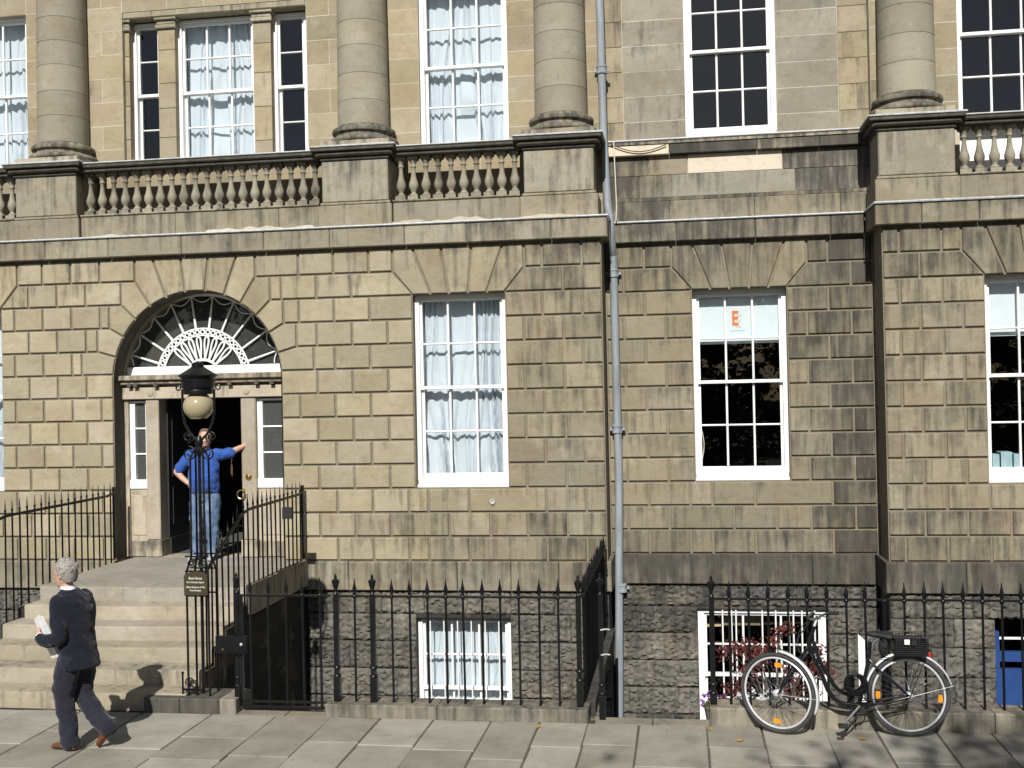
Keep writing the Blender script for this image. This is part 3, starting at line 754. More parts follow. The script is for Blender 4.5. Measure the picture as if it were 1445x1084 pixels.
def column(h, cx_, i):
    cy_ = YU-.12; zb = PZ3+.003
    B = MB().cbox(cx_-.475, cx_+.475, cy_-.475, YU-.006, zb, zb+.10, .008).build('column', M['drum'], h, soot=.32)
    pr = [(.47, 0), (.475, .03), (.465, .06), (.43, .075), (.41, .085), (.40, .12), (.415, .145), (.43, .155)]
    MB().lathe([(.44,0),(.47,.02),(.478,.045),(.46,.075),(.42,.088),(.40,.10),(.392,.125),(.405,.145),(.43,.155),(.437,.18),(.43,.205),(.40,.215),(.39,.235),(.36,.25)], (cx_, cy_, zb+.101), 40).build('base', M['drum'], B, smooth=50, soot=.65, patina=.35)
    z = zb+.352; r0_ = .357; k = 0
    hs = [.34, .37, .33, .38, .34, .36, .37, .36, .35]
    random.shuffle(hs)
    while z < ZTOP+.3:
        hh = hs[k % 9]; ra, rb = r0_-.010*(z-zb)*.9, r0_-.010*(z+hh-zb)*.9
        MB().lathe([(ra-.004, 0), (ra, .004), (rb, hh-.006), (rb-.004, hh-.002)], (cx_, cy_, z), 48).build('drum', M['drum'], B, smooth=20, soot=random.uniform(-.30, .05), patina=random.uniform(.12, .3))
        z += hh; k += 1
for i, x in enumerate(COLX):
    h = HC if i == 3 else HA
    pedestal(h, x); column(h, x, i)
pedestal(HA, -13.0)
BPROF = [(.055,.062),(.058,.075),(.05,.085),(.032,.10),(.030,.115),(.048,.14),(.062,.175),(.066,.205),(.060,.235),(.046,.275),(.034,.33),(.028,.39),(.027,.43),(.036,.445),(.042,.452),(.036,.462),(.030,.475),(.040,.505),(.056,.525),(.060,.54)]
def baluster_mesh():
    mb = MB(); mb.box(-.068,.068,-.068,.068,0,.06); mb.lathe(BPROF, (0,0,0), 14); mb.box(-.066,.066,-.066,.066,.541,.585); return mb.mesh('baluster', M['drum'], smooth=50)
bal_mesh = baluster_mesh()
def balustrade(h, x0, x1, n, half=True, soot=.3):
    yc = YF+.12
    b0 = MB()
    Bz = MB().cbox(x0, x1, yc-.16, yc+.12, PZ2+.035, PZ2+.085, .012).cbox(x0, x1, yc-.20, yc+.14, PZ2+.086, PZ3-.032, .015).build('balustrade', M['trim'], h, soot=1.25, patina=.5)
    x = x0
    run_ = []
    while x < x1-.01:
        nx = min(x+random.uniform(1.0, 1.6), x1)
        if x1-nx < .4: nx = x1
        MB().cbox(x+.002, nx-.002, yc-.155, yc+.12, PZ0, PZ1-.03, .01).build('base_course', M['trim'], Bz, soot=.25+random.uniform(0, .25), patina=.3); x = nx
    MB().cbox(x0, x1, yc-.175, yc+.12, PZ1-.029, PZ1-.002, .01).build('base_moulding', M['trim'], Bz, soot=.5)
    MB().tube([(x0, yc-.205, PZ3-.024), (x1, yc-.205, PZ3-.024)], .012, 6).box(x0, x1, yc-.205, yc+.14, PZ3-.031, PZ3-.022).build('lead_edge', M['lead'], Bz)
    sp = (x1-x0)/n
    for i in range(n):
        o = bpy.data.objects.new('baluster', bal_mesh); link(o, Bz, (x0+sp*(i+.5), yc-.02, PZ1+.0)); o.scale = (1, 1, (PZ2+.035-PZ1)/.585); o['soot'] = random.uniform(.0, .6); o['patina'] = .3
balustrade(HA, COLX[0]+.51, COLX[1]-.51, 20); balustrade(HA, COLX[1]+.51, COLX[2]-.51, 10)
balustrade(HA, -12.5, COLX[0]-.51, 18); balustrade(HC, COLX[3]+.51, COLX[3]+4.6, 23)
# recessed house: sill band, apron courses, projecting base
def bandB(name, z0, z1, yf, cuts, mats, soots):
    for i in range(len(cuts)-1):
        block([(cuts[i]+.002, z0), (cuts[i+1]-.002, z0), (cuts[i+1]-.002, z1), (cuts[i]+.002, z1)], yf, YB+.3-yf, .008, mats[i], HB, name, soot=soots[i], jit=.001)
T = M['trim']; FR = M['fresh']; G = M['ashlar_grey']
xb0, xb1 = XA+.005, XC-.005
bandB('sill_stone', 6.30, 6.44, YB-.11, [xb0, PX(944,210,YB-.1), 1.1, 1.9, xb1], [FR, T, T, T], [-.35, 1.3, .75, 1.2])
MB().box(xb0, xb1, YB-.125, YB+.2, 6.441, 6.497).build('sill_top', M['trim'], HB, soot=.7)
lead(HB, [(xb0, YB-.128), (xb1, YB-.128)], 6.497)
bandB('apron_stone', 6.035, 6.298, YB-.03, [xb0, -.33, PX(970,230,YB), PX(1104,230,YB), 1.55, xb1], [T, M['ashlar'], FR, T, G], [.75, .35, -.4, .95, .75])
bandB('apron_stone', 5.735, 6.033, YB-.032, [xb0, -.45, -.05, .65, PX(1122,250,YB), xb1], [T, T, G, G, G], [.75, .5, .2, -.05, .7])
bandB('apron_base', 5.68, 5.733, YB-.07, [xb0, 1.0, xb1], [T, T], [.8, .6])
bandB('apron_base', 5.415, 5.679, YB-.085, [xb0, -.05, 1.05, 2.15, xb1], [T, T, T, T], [.8, .42, .35, .6])
# ---------------------------------------------------------------- doorway of the arched house
YD = 14.50
dX = {k: PX(p, 600, YD) for k, p in dict(sl0=180, sl1=207, d0=225.5, d1=341, sr0=362).items()}
D0, D1 = dX['d0'], dX['d1']; XO0, XO1 = DC-DR+.004, DC+DR-.004
LZ = .96
DH = PZ(290, 562, YD)
for a, b_ in ((dX['sl1'], D0), (D1, dX['sr0'])):
    P = MB().cbox(a, b_, YD-.03, YD+.20, LZ+.24, DH, .012).build('door_pilaster', M['dressing'], HA, soot=.1)
    MB().cbox(a-.02, b_+.02, YD-.05, YD+.20, LZ+.002, LZ+.238, .012).build('base_block', M['dressing'], P, soot=.55)
for a, b_ in ((XO0, dX['sl0']+.02), (dX['sr0']+.42, XO1)):
    MB().cbox(a, b_, YD-.01, YD+.2, LZ+.002, DH, .008).build('door_jamb', M['dressing'], HA, soot=.35)
def sidelight(a, b_, zb, zt, y):
    z_ = zb+.13
    W = MB().box(a, a+.075, y, y+.07, z_, zt).box(b_-.03, b_, y, y+.07, z_, zt).box(a+.0755, b_-.0305, y, y+.07, zt-.03, zt).build('sidelight', M['white'], HA)
    MB().cbox(a-.004, b_+.004, y-.03, y+.07, zb, z_-.001, .008).build('sill', M['white'], W)
    g0, g1, h = a+.0755, b_-.0305, (zt-.03-z_)/3
    for i in range(3):
        MB().box(g0, g1, y+.03, y+.034, z_+h*i+(.012 if i else 0), z_+h*(i+1)-.012).build('pane', M['dustglass'], W)
        if i: MB().cbox(g0, g1, y+.012, y+.05, z_+h*i-.012, z_+h*i+.012, .005).build('glazing_bar', M['white'], W)
SZ = PZ(190, 690, YD+.03)
sidelight(dX['sl0']+.022, dX['sl1']-.002, SZ, DH-.02, YD+.03); sidelight(dX['sr0']+.002, dX['sr0']+.418, SZ, DH-.02, YD+.03)
for a, b_ in ((dX['sl0']+.022, dX['sl1']-.002), (dX['sr0']+.002, dX['sr0']+.418)):
    P = MB().cbox(a, b_, YD+.02, YD+.2, LZ+.002, SZ-.003, .004).build('side_panel', M['dressing'], HA, soot=.12)
    MB().cbox(a+.035, b_-.035, YD+.008, YD+.019, LZ+.30, SZ-.09, .008).build('raised_field', M['dressing'], P, soot=.05)
    MB().cbox(a, b_, YD+.0, YD+.0195, LZ+.003, LZ+.22, .008).build('base_block', M['dressing'], P, soot=.6)
# entablature over the door
E_ = MB().cbox(XO0, XO1, YD-.06, YD+.3, DH+.001, DH+.17, .01).build('entablature', M['dressing'], HA, soot=.25)
MB().cbox(XO0, XO1, YD-.04, YD+.3, DH+.171, DH+.205, .004).build('frieze_fillet', M['trim'], E_, soot=.9)
MB().cbox(XO0, XO1, YD-.12, YD+.3, DH+.206, DH+.262, .015).cbox(XO0, XO1, YD-.17, YD+.3, DH+.263, DH+.335, .012).build('cornice', M['dressing'], E_, soot=.5)
for x in (dX['sl1']+.09, D1+.1):
    MB().rings([(Vector((x, YD-.075+.004*i, DH+.087)), Vector((r, 0, 0)), Vector((0, 0, r))) for i, r in ((0, .035), (1, .045), (4, .05))], 16).build('roundel', M['dressing'], E_, smooth=30)
for x in (XO0+.14, dX['sl1']+.2, D1-.12, D1+.27, XO1-.2, dX['sl1']-.1):
    MB().cbox(x-.03, x+.03, YD-.13, YD-.041, DH+.172, DH+.23, .006).build('bracket', M['trim'], E_, soot=1.2)
FZ = DH+.337
# fanlight
YFN = YD+.13; FCX = PX(287, 525, YFN); FCZ = 3.46
BARZ = PZ(290, 516, YFN)
Fn = MB().cbox(XO0, XO1, YFN-.05, YFN+.09, FZ, BARZ, .01).build('fanlight', M['white'], HA)
def fp(r, deg, dy=0.0): return (FCX+r*math.sin(R(deg)), YFN+dy, FCZ+r*math.cos(R(deg)))
def above(pts): return [p for p in pts if p[2] > BARZ-.005]
amax = 80
def fan_arc(r, rad, name='fan_ring'):
    pts = above([fp(r, -92+184*i/80) for i in range(81)])
    MB().tube(pts, rad, 6).build(name, M['white'], Fn, smooth=True)
fan_arc(1.175, .030, 'arch_frame'); fan_arc(.69, .013); fan_arc(.595, .012); fan_arc(.25, .020)
for i in range(23):
    d = -77+154*i/22; c = fp(.642, d)
    if c[2]-.03 > BARZ:
        MB().tube([(c[0]+.030*math.cos(t), c[1], c[2]+.030*math.sin(t)) for t in [2*math.pi*q/14 for q in range(14)]], .0115, 5, close=True).build('fan_bead', M['white'], Fn, smooth=True)
for d in (-72, -56, -40, -24, -8, 8, 24, 40, 56, 72):
    a, b_ = fp(.70, d), fp(1.16, d)
    if a[2] > BARZ: MB().tube([a, b_], [.019, .011], 6).build('spoke', M['white'], Fn)
    else:
        MB().tube([p for p in (fp(.70+.46*i/10, d) for i in range(11)) if p[2] > BARZ-.01], .011, 6).build('spoke', M['white'], Fn)
for d in (-80, -64, -48, -32, -16, 0, 16, 32, 48, 64, 80):    # scalloped rim
    pts = above([fp(1.15-.085*math.cos(math.pi*(t-.5)), d-8+16*t) for t in [i/12 for i in range(13)]])
    if len(pts) > 2: MB().tube(pts, .008, 5).build('scallop', M['white'], Fn, smooth=True)
for i in range(12):                                          # petals
    d = -71.5+143*i/11
    pts = []
    for q in range(22):
        t = 2*math.pi*q/22; rr = .415+.165*math.cos(t); wv = 5.6*math.sin(t)*(.55+.45*math.cos(t))*(.42/rr)**.3+0*rr
        pts.append(fp(rr, d+wv))
    if min(p[2] for p in pts) > BARZ: MB().tube(pts, .0145, 6, close=True).build('petal', M['white'], Fn, smooth=True)
for i in range(11):
    d0, d1 = -88+16*i, -72+16*i
    pts = [fp(.24, d0), fp(.24, d1)]+[fp(1.17, d1-16*q/4) for q in range(5)]
    pts = [(p[0], max(p[2], BARZ)) for p in pts]
    MB().add([(x, YFN+.035, z) for x, z in pts], [tuple(range(len(pts)))[::-1]]).build('pane', M['dustglass'], Fn)
# hall, threshold and the open door leaf
MB().add([(-7.9,14.76,LZ),(-5.0,14.76,LZ),(-5.0,14.76,4.9),(-7.9,14.76,4.9),(-7.9,19,LZ),(-5.0,19,LZ),(-5.0,19,4.9),(-7.9,19,4.9)],
         [(7,6,5,4),(0,1,5,4),(3,7,6,2),(0,4,7,3),(1,2,6,5)]).build('hall_interior', M['hall'], HA)
MB().box(D0-.25, D1+.25, YD+.21, YD+.245, DH+.0, DH+.3).build('door_head', M['doorpanel'], HA)
MB().box(D0+.0, D1, YD-.02, YD+.3, LZ-.04, LZ+.006).build('threshold', M['step'], HA, soot=.2)
lf = MB().box(D0-.03, D0+.02, YD+.205, YD+1.15, LZ+.012, DH).build('door_leaf', M['doorpanel'], HA)
MB().box(D0+.0205, D0+.045, YD+.206, YD+1.14, LZ+.013, LZ+.24).build('kick_board', M['doorpanel'], lf)
for a, b_ in ((LZ+.42, LZ+.95), (LZ+1.1, LZ+2.0)):
    MB().box(D0+.0205, D0+.03, YD+.32, YD+1.0, a, b_).build('door_panel', M['doorpanel'], lf)
lf2 = MB().box(D1-.02, D1+.03, YD+.205, YD+.85, LZ+.012, DH).build('door_leaf', M['door'], HA)
bl = MB().rings([(Vector((PX(351, 673, YD-.03), YD-.034-.008*i, PZ(351, 673, YD-.03))), Vector((r, 0, 0)), Vector((0, 0, r))) for i, r in ((0, .046), (1, .044), (1.4, .03), (2, .026), (3, .012))], 20).build('bell_push', M['brass'], HA, smooth=30)
rc = (PX(340, 697, YD-.06), YD-.06, PZ(340, 697, YD-.06))
MB().tube([(rc[0]+.055*math.cos(t), rc[1], rc[2]-.01+.06*math.sin(t)) for t in [2*math.pi*q/20 for q in range(20)]], .010, 8, close=True).tube([(rc[0]+.03, rc[1]-.0, rc[2]+.05), (rc[0]+.035, YD-.02, rc[2]+.055)], .018, 8).build('ring_pull', M['brass'], HA, smooth=True)

# ---------------------------------------------------------------- front steps
ST = thing('front_steps', (-6.3, 11.6, 0), 'broad worn sandstone steps and landing rising from the pavement to the open doorway', 'steps')
M['landing'] = stone('landing_stone', (.235,.215,.17), (.30,.275,.225), bstr=.2)
SX0, SX1 = -7.6, -5.02
def sy(i): return 10.56+.32*i
def worn(x0, x1, y0, y1, z0, z1, name, mat, soot):
    # tread with a rounded, slightly dished nosing
    nx = 18; prof = [(0, z0), (0, z1-.02), (.004, z1-.007), (.014, z1-.001), (.05, z1), (y1-y0, z1)]
    v = []; f = []
    for i in range(nx+1):
        x = x0+(x1-x0)*i/nx; u = (x-(x0+x1)/2)/((x1-x0)/2)
        dish = .012*math.exp(-(u*1.6)**2)+.004*noise.noise(Vector((x*2, y0, z1)))
        for q, (dy, z) in enumerate(prof): v.append((x, y0+dy+(.004*noise.noise(Vector((x*3, z1*7, q)))), z-(dish if 0 < q < 5 else (0 if q == 0 else dish*.3))))
    m_ = len(prof)
    for i in range(nx):
        for q in range(m_-1): f.append((i*m_+q, (i+1)*m_+q, (i+1)*m_+q+1, i*m_+q+1))
    f.append(tuple(range(m_-1, -1, -1))[::1]); f.append(tuple(nx*m_+q for q in range(m_)))
    for q, i in ((0, 0),): pass
    # closed ends need a back corner
    return MB().add(v, f).build(name, mat, ST, smooth=35, soot=soot)
for i in range(5): worn(SX0-(.05*(5-i) if i < 4 else 0), SX1, sy(i), sy(i+1)+.04, .16*i-.03 if i else -.02, .16*(i+1), 'step', M['step'], random.uniform(.02, .16)+(.1 if i < 2 else 0))
worn(SX0, SX1, sy(5), YD-.02, .62, .96, 'landing', M['landing'], .05)
pf = [(14.15, -1.8), (14.15, .60)]+[q for i in range(5, -1, -1) for q in ((sy(i)+.04, .60 if i == 5 else .16*(i+1)-.045), (sy(i)+.04, .16*i-.045 if i else -1.8))]
n = len(pf); MB().add([(SX0-.12, y, z) for y, z in pf]+[(SX1+.02, y, z) for y, z in pf], [tuple(range(n))[::-1], tuple(range(n, 2*n))]+[(i, (i+1) % n, n+(i+1) % n, n+i) for i in range(n)]).build('stair_core', M['under'], ST)
MB().cbox(SX1+.002, SX1+.07, sy(5)-.01, 14.13, .64, .985, .012).build('landing_edge', M['step'], ST, soot=.4)
for a, b_, st_ in ((-5.42, -5.04, 1.6), (-5.035, -4.62, 1.5), (-4.615, -4.44, .3)):
    MB().cbox(a, b_, KERB_Y-.0, 10.86, -.02, .145, .012).build('kerb_stone', M['kerb'], ST, soot=st_)

# ---------------------------------------------------------------- iron railings
def spear_mesh(h, r=.0115, tip=.17, name='railing_bar'):
    pr = [(r*1.25, 0), (r*1.25, .01), (r, .02), (r, h-tip-.03), (r*1.9, h-tip-.02), (r*2.1, h-tip-.008), (r*1.7, h-tip+.004), (r*1.1, h-tip+.012), (r*1.9, h-tip+.045), (r*1.75, h-tip+.07), (r*.75, h-.05), (r*.2, h)]
    return MB().lathe(pr, (0,0,0), 8).mesh(name, M['iron'], smooth=40)
def pike_mesh(h, r=.0105, tip=.14, name='railing_bar'):
    pr = [(r, 0), (r, h-tip), (r*1.35, h-tip+.006), (r*1.35, h-tip+.02), (r*.95, h-tip+.026), (r*.15, h)]
    return MB().lathe(pr, (0,0,0), 8).mesh(name, M['iron'], smooth=40)
def post(parent, x, y, z0, z1, s=.024, name='post'):
    P = MB().cbox(x-s*1.35, x+s*1.35, y-s*1.35, y+s*1.35, z0, z0+.24, .004).box(x-s, x+s, y-s, y+s, z0+.241, z1).lathe([(s*1.5, 0), (s*1.7, .012), (s*1.5, .024)], (x, y, z0+.245), 12).lathe([(s*1.5, 0), (s*1.7, .012), (s*1.5, .024)], (x, y, z0+.33), 12).build(name, M['iron'], parent, smooth=30)
    u = [(s*.7, 0), (s*1.1, .01), (s*.6, .03), (s*.55, .045), (s*1.0, .075), (s*1.5, .125), (s*1.75, .14), (s*1.3, .15), (s*.7, .16), (s*.5, .168), (s*.62, .182), (s*.25, .21)]
    MB().lathe(u, (x, y, z1), 12).build('urn_finial', M['iron'], P, smooth=40)
def hrail(parent, a, b_, s=.013, name='top_rail'):
    a, b_ = Vector(a), Vector(b_); d = (b_-a).normalized(); mb = MB()
    n_ = Vector((-d.y, d.x, 0)).normalized()*s if abs(d.z) < .9 else Vector((s, 0, 0)); u_ = Vector((0, 0, s*.75))
    v = [p+q for p in (a, b_) for q in (-n_-u_, n_-u_, n_+u_, -n_+u_)]
    return mb.add(v, [(0,3,2,1),(4,5,6,7),(0,1,5,4),(1,2,6,5),(2,3,7,6),(3,0,4,7)]).build(name, M['iron'], parent)
RZ = 1.165
spear = spear_mesh(1.225)
def bars(parent, pts, mesh):
    for p in pts:
        o = bpy.data.objects.new('railing_bar', mesh); link(o, parent, p); o.rotation_euler = (random.uniform(-.006,.006), random.uniform(-.006,.006), random.uniform(0, .7))
YR = KERB_Y+.13
def kerbrun(parent, x0, x1, z1, step=1.1, soot=.5):
    x = x0
    while x < x1-.02:
        nx = min(x+random.uniform(.85, 1.2)*step, x1)
        if x1-nx < .35: nx = x1
        MB().cbox(x+.003, nx-.003, KERB_Y+.001, KERB_Y+.30, -.02, z1, .014).build('kerb_stone', M['kerb'], parent, soot=soot+random.uniform(-.2, .3)); x = nx
fr = thing('area_railing', (-2.2, YR, 0), 'black spear-topped railing on a stone kerb before the net-curtained basement window', 'railing', 'iron area railings')
xs = [PX(p, 900, YR) for p in (501, 554, 579.5, 604.6, 630, 655, 681, 707, 733, 761, 788)]
bars(fr, [(x, YR, .118) for x in xs], spear)
for p in (475, 526.5, 817): post(fr, PX(p, 900, YR), YR, .118, 1.175)
kerbrun(fr, PX(475, 900, YR)-.1, PX(832, 1000, YR), .12)
hrail(fr, (PX(475, 900, YR), YR, RZ), (PX(817, 900, YR), YR, RZ))
rr = thing('area_railing', (1.9, YR, 0), 'black spear-topped railing on a stone kerb behind the parked bicycle', 'railing', 'iron area railings')
xs = [PX(1030+27.5*i, 900, YR) for i in range(28)]
bars(rr, [(x, YR, .168) for x in xs], spear_mesh(1.165))
post(rr, PX(1005, 900, YR), YR, .02, 1.175); kerbrun(rr, PX(1001, 1000, YR), xs[-1]+.3, .17, soot=.25)
hrail(rr, (PX(1005, 900, YR), YR, RZ), (xs[-1]+.2, YR, RZ))
# return railing running back to the wall
XRt = PX(817, 900, YR)+.03
rt_ = thing('return_railing', (XRt, 12.3, 0), 'black railing running back from the corner post to the house wall beside the downpipe', 'railing', 'iron area railings')
bars(rt_, [(XRt, YR+.16+.155*i, .118) for i in range(21)], spear)
hrail(rt_, (XRt, YR+.03, RZ), (XRt, 14.13, RZ)); MB().cbox(XRt-.11, XRt+.1, KERB_Y+.305, 14.1, -.02, .118, .01).build('kerb_stone', M['under'], rt_, soot=1.0)
gp = thing('gate_post', (PX(848, 900, YR), YR, 0), 'slim black iron gate post with a latch at the unfenced gap by the downpipe', 'post')
gx = PX(848, 900, YR); post(gp, gx, YR, -.01, 1.19, .022)
for z in (.62, .86): MB().tube([(gx, YR-.02, z), (gx+.05, YR-.035, z+.012), (gx+.085, YR-.02, z+.004)], .008, 6).build('latch', M['lead'], gp, smooth=True)
# gate into the sunk area
gxa, gxb = PX(335, 900, YR), PX(475, 900, YR)-.055
gt = thing('area_gate', ((gxa+gxb)/2, YR, 0), 'black iron gate with lock box between the lamp standard and the railing', 'gate')
post(gt, gxa, YR, .0, 1.185, .022)
hrail(gt, (gxa+.03, YR, RZ), (gxb, YR, RZ)); hrail(gt, (gxa+.05, YR, .10), (gxb, YR, .10), name='bottom_rail'); hrail(gt, (gxa+.05, YR, .045), (gxb, YR, .045), .016, name='bottom_rail')
bars(gt, [(PX(p, 900, YR), YR, .05) for p in (354, 379, 404, 428, 453)], spear_mesh(1.30))
MB().box(gxa+.03, gxa+.06, YR-.015, YR+.015, .05, RZ).build('hanging_stile', M['iron'], gt)
MB().cbox(PX(308, 905, YR), PX(352, 905, YR), YR-.075, YR-.03, PZ(330, 921, YR), PZ(330, 896, YR), .008).build('lock_box', M['iron'], gt)
MB().ball((PX(345, 907, YR), YR-.085, PZ(345, 907, YR)), .017, n=10).build('door_knob', M['lead'], gt, smooth=True)
MB().ball((PX(319, 914, YR), YR-.08, PZ(319, 914, YR)), .012, n=8).build('keyhole_cover', M['brass'], gt, smooth=True)
# railings of the steps
def zbase(y): return .97 if y > sy(5) else max(.14, .16*(math.floor((y-10.56)/.32)+1))
YBRK = 12.1
def zrail(y): return 1.86 if y > YBRK else 1.86-.5*(YBRK-y)
pk = {}
def stair_rail(X, label, y0, y1, step=.148, rail_pts=None):
    t_ = thing('stair_railing', (X, 12.3, .9), label, 'railing', 'railings beside the front steps')
    y = y0
    while y > y1:
        zb = zbase(y)-.02; h = round(zrail(y)+.19-zb, 2)
        if h not in pk: pk[h] = pike_mesh(h)
        bars(t_, [(X, y, zb)], pk[h]); y -= step
    pts = [(X, 14.12, 1.90), (X, 13.9, 1.87), (X, YBRK+.15, 1.86), (X, YBRK-.05, 1.83), (X, YBRK-.25, 1.735), (X, y1-.05, zrail(y1-.05))]
    MB().tube(pts, .018, 8).build('handrail', M['iron'], t_, smooth=True)
    MB().box(X-.015, X+.015, 14.06, 14.11, 1.0, 1.98).build('wall_post', M['iron'], t_)
    return t_
sr = stair_rail(-4.99, 'black pike-topped stair railing running from the lamp standard up to the wall', 13.98, 10.98)
YBRK = 11.5
stair_rail(-7.68, 'black pike-topped stair railing on the far side of the steps from the lamp', 13.98, 10.7)
ab = MB().cbox(PX(399, 722, 13.3), PX(413, 722, 13.3), 13.27, 13.33, PZ(405, 732, 13.3), PZ(405, 716, 13.3), .006).build('entry_box', M['ironmatt'], sr)

# ---------------------------------------------------------------- lamp standard
LX, LY = PX(286, 900, YR+.08), YR+.08
lp = thing('lamp_standard', (LX, LY, .145), 'black wrought iron lamp standard with scrolls and a cream globe lantern', 'lamp')
b0 = .145
for sx, s_y in ((-1, -1), (1, -1), (1, 1), (-1, 1)):
    MB().tube([(LX+sx*.115, LY+s_y*.10, b0), (LX+sx*.115, LY+s_y*.10, 1.40), (LX+sx*.075, LY+s_y*.07, 1.55), (LX+sx*.07, LY+s_y*.065, 2.55), (LX+sx*.03, LY+s_y*.03, 2.66)], .0115, 8).build('upright', M['iron'], lp, smooth=40)
MB().tube([(LX, LY, b0), (LX, LY, 2.78)], .017, 8).build('stem', M['iron'], lp, smooth=40)
MB().lathe([(.03, 0), (.05, .02), (.055, .06), (.03, .09), (.045, .13), (.03, .17), (.02, .2)], (LX, LY, 2.58), 12).build('collar', M['iron'], lp, smooth=40)
for z in (1.16, 1.41, 1.56): MB().box(LX-.125, LX+.125, LY-.112, LY-.098, z-.007, z+.007).box(LX-.125, LX+.125, LY+.098, LY+.112, z-.007, z+.007).build('cross_bar', M['iron'], lp)
def scroll(cx_, cz, r, s, turns=1.75, start=0.0, y=LY-.0, rad=.0085):
    pts = []
    for i in range(40):
        t = i/39; a = start+s*turns*2*math.pi*t; q = r*(1-.80*t); pts.append((cx_+q*math.cos(a), y, cz+q*math.sin(a)))
    MB().tube(pts, rad, 6).build('scroll', M['iron'], lp, smooth=True)
for s in (-1, 1):
    scroll(LX+s*.105, 2.60, .075, s, start=math.pi/2 if s < 0 else math.pi/2, y=LY-.01)
    scroll(LX+s*.125, 2.77, .062, -s, start=-math.pi/2, y=LY+.01)
    scroll(LX+s*.062, 1.485, .05, s, start=math.pi/2, y=LY-.10)
    pts = [(LX+s*.03, LY, 2.74), (LX+s*.09, LY, 2.80), (LX+s*.145, LY, 2.90), (LX+s*.17, LY, 3.02), (LX+s*.172, LY, 3.26)]
    MB().tube(pts, .0125, 8).build('cradle_arm', M['iron'], lp, smooth=True)
    c = (LX+s*.215, LY, 3.275)
    MB().tube([(c[0]+.024*math.cos(t), c[1], c[2]+.024*math.sin(t)) for t in [2*math.pi*q/12 for q in range(12)]], .008, 6, close=True).build('ring', M['iron'], lp, smooth=True)
cp_ = MB().lathe([(.135, 0), (.148, .012), (.15, .03), (.145, .05), (.165, .07), (.168, .16), (.18, .175), (.196, .185), (.198, .195), (.185, .205), (.12, .245), (.075, .275), (.062, .285), (.062, .315), (.05, .325), (.03, .33), (.012, .34)], (LX, LY, 3.205), 28).build('lantern_cap', M['iron'], lp, smooth=30)
for i in range(16):
    a = 2*math.pi*i/16; MB().ball((LX+.167*math.cos(a), LY+.167*math.sin(a), 3.34), .009, n=6).build('rivet', M['iron'], cp_, smooth=True)
def globe_mat():
    mt, t, N, L, b = nodes('cream_globe_glass'); b.inputs['Base Color'].default_value = (.36,.31,.19,1); b.inputs['Roughness'].default_value = .12
    b.inputs['Subsurface Weight'].default_value = .3; b.inputs['Subsurface Radius'].default_value = (.05,.04,.02); b.inputs['Coat Weight'].default_value = .3; return mt
M['globe'] = globe_mat()
pr = [(.085, -.128)]+[(.152*math.sin(t), -.152*math.cos(t)*.97) for t in [R(36+ (152-36)*i/14) for i in range(15)]]
MB().lathe(pr, (LX, LY, 3.085), 28).build('globe', M['globe'], lp, smooth=60)
# plaque hung on the standard
px0, px1 = LX-.125, LX+.125
pq = MB().poly([(px0, 1.17), (px1, 1.17), (px1, 1.375), (LX+.06, 1.405), (LX, 1.415), (LX-.06, 1.405), (px0, 1.375)], LY-.145, .018, .003).build('name_plaque', M['plaque'])
tag(pq, 'small brown plaque with pale lettering fixed to the foot of the lamp standard', 'plaque')
def text_mesh(txt, size, loc, mat, parent, name='lettering', rotx=R(90), ext=.0008, width=None):
    cu = bpy.data.curves.new(name, 'FONT'); cu.body = txt; cu.size = size; cu.align_x = 'CENTER'; cu.align_y = 'CENTER'; cu.extrude = ext
    to = bpy.data.objects.new('tmp', cu); COL.objects.link(to)
    me = bpy.data.meshes.new_from_object(to.evaluated_get(bpy.context.evaluated_depsgraph_get()))
    bpy.data.objects.remove(to); me.materials.clear(); me.materials.append(mat)
    o = bpy.data.objects.new(name, me); link(o, parent, loc); o.rotation_euler = (rotx, 0, 0)
    if width:
        w_ = max(v.co.x for v in me.vertices)-min(v.co.x for v in me.vertices)
        o.scale = (width/w_, 1, 1)
    return o
for txt, z, sz, wd in (('Bute House', 1.345, .036, .14), ('No 6 Charlotte Square', 1.305, .026, .185), ('Official Residence of The', 1.255, .026, .20), ('First Minister', 1.222, .026, .12)):
    text_mesh(txt, sz, (LX, LY-.1465, z), M['lettering'], pq, width=wd)
# boot scraper
bx, by = PX(262, 970, YR), YR-.0
bs = thing('boot_scraper', (bx, by, .145), 'small black iron boot scraper with scrolls on the kerb stone by the steps', 'boot scraper')
MB().tube([(bx-.03, by, .145), (bx-.03, by, .36)], .010, 8).ball((bx-.03, by, .37), .017, n=8).build('stanchion', M['iron'], bs, smooth=True)
MB().tube([(bx+.12, by, .145), (bx+.12, by, .28)], .010, 8).build('stanchion', M['iron'], bs, smooth=True)
MB().box(bx-.03, bx+.12, by-.004, by+.004, .19, .215).build('blade', M['iron'], bs)
for c in ((bx+.04, .275), (bx+.085, .25)):
    pts = [(c[0]+.05*(1-.75*i/30)*math.cos(i*.36), by, c[1]+.05*(1-.75*i/30)*math.sin(i*.36)) for i in range(31)]
    MB().tube(pts, .0075, 6).build('scroll', M['iron'], bs, smooth=True)

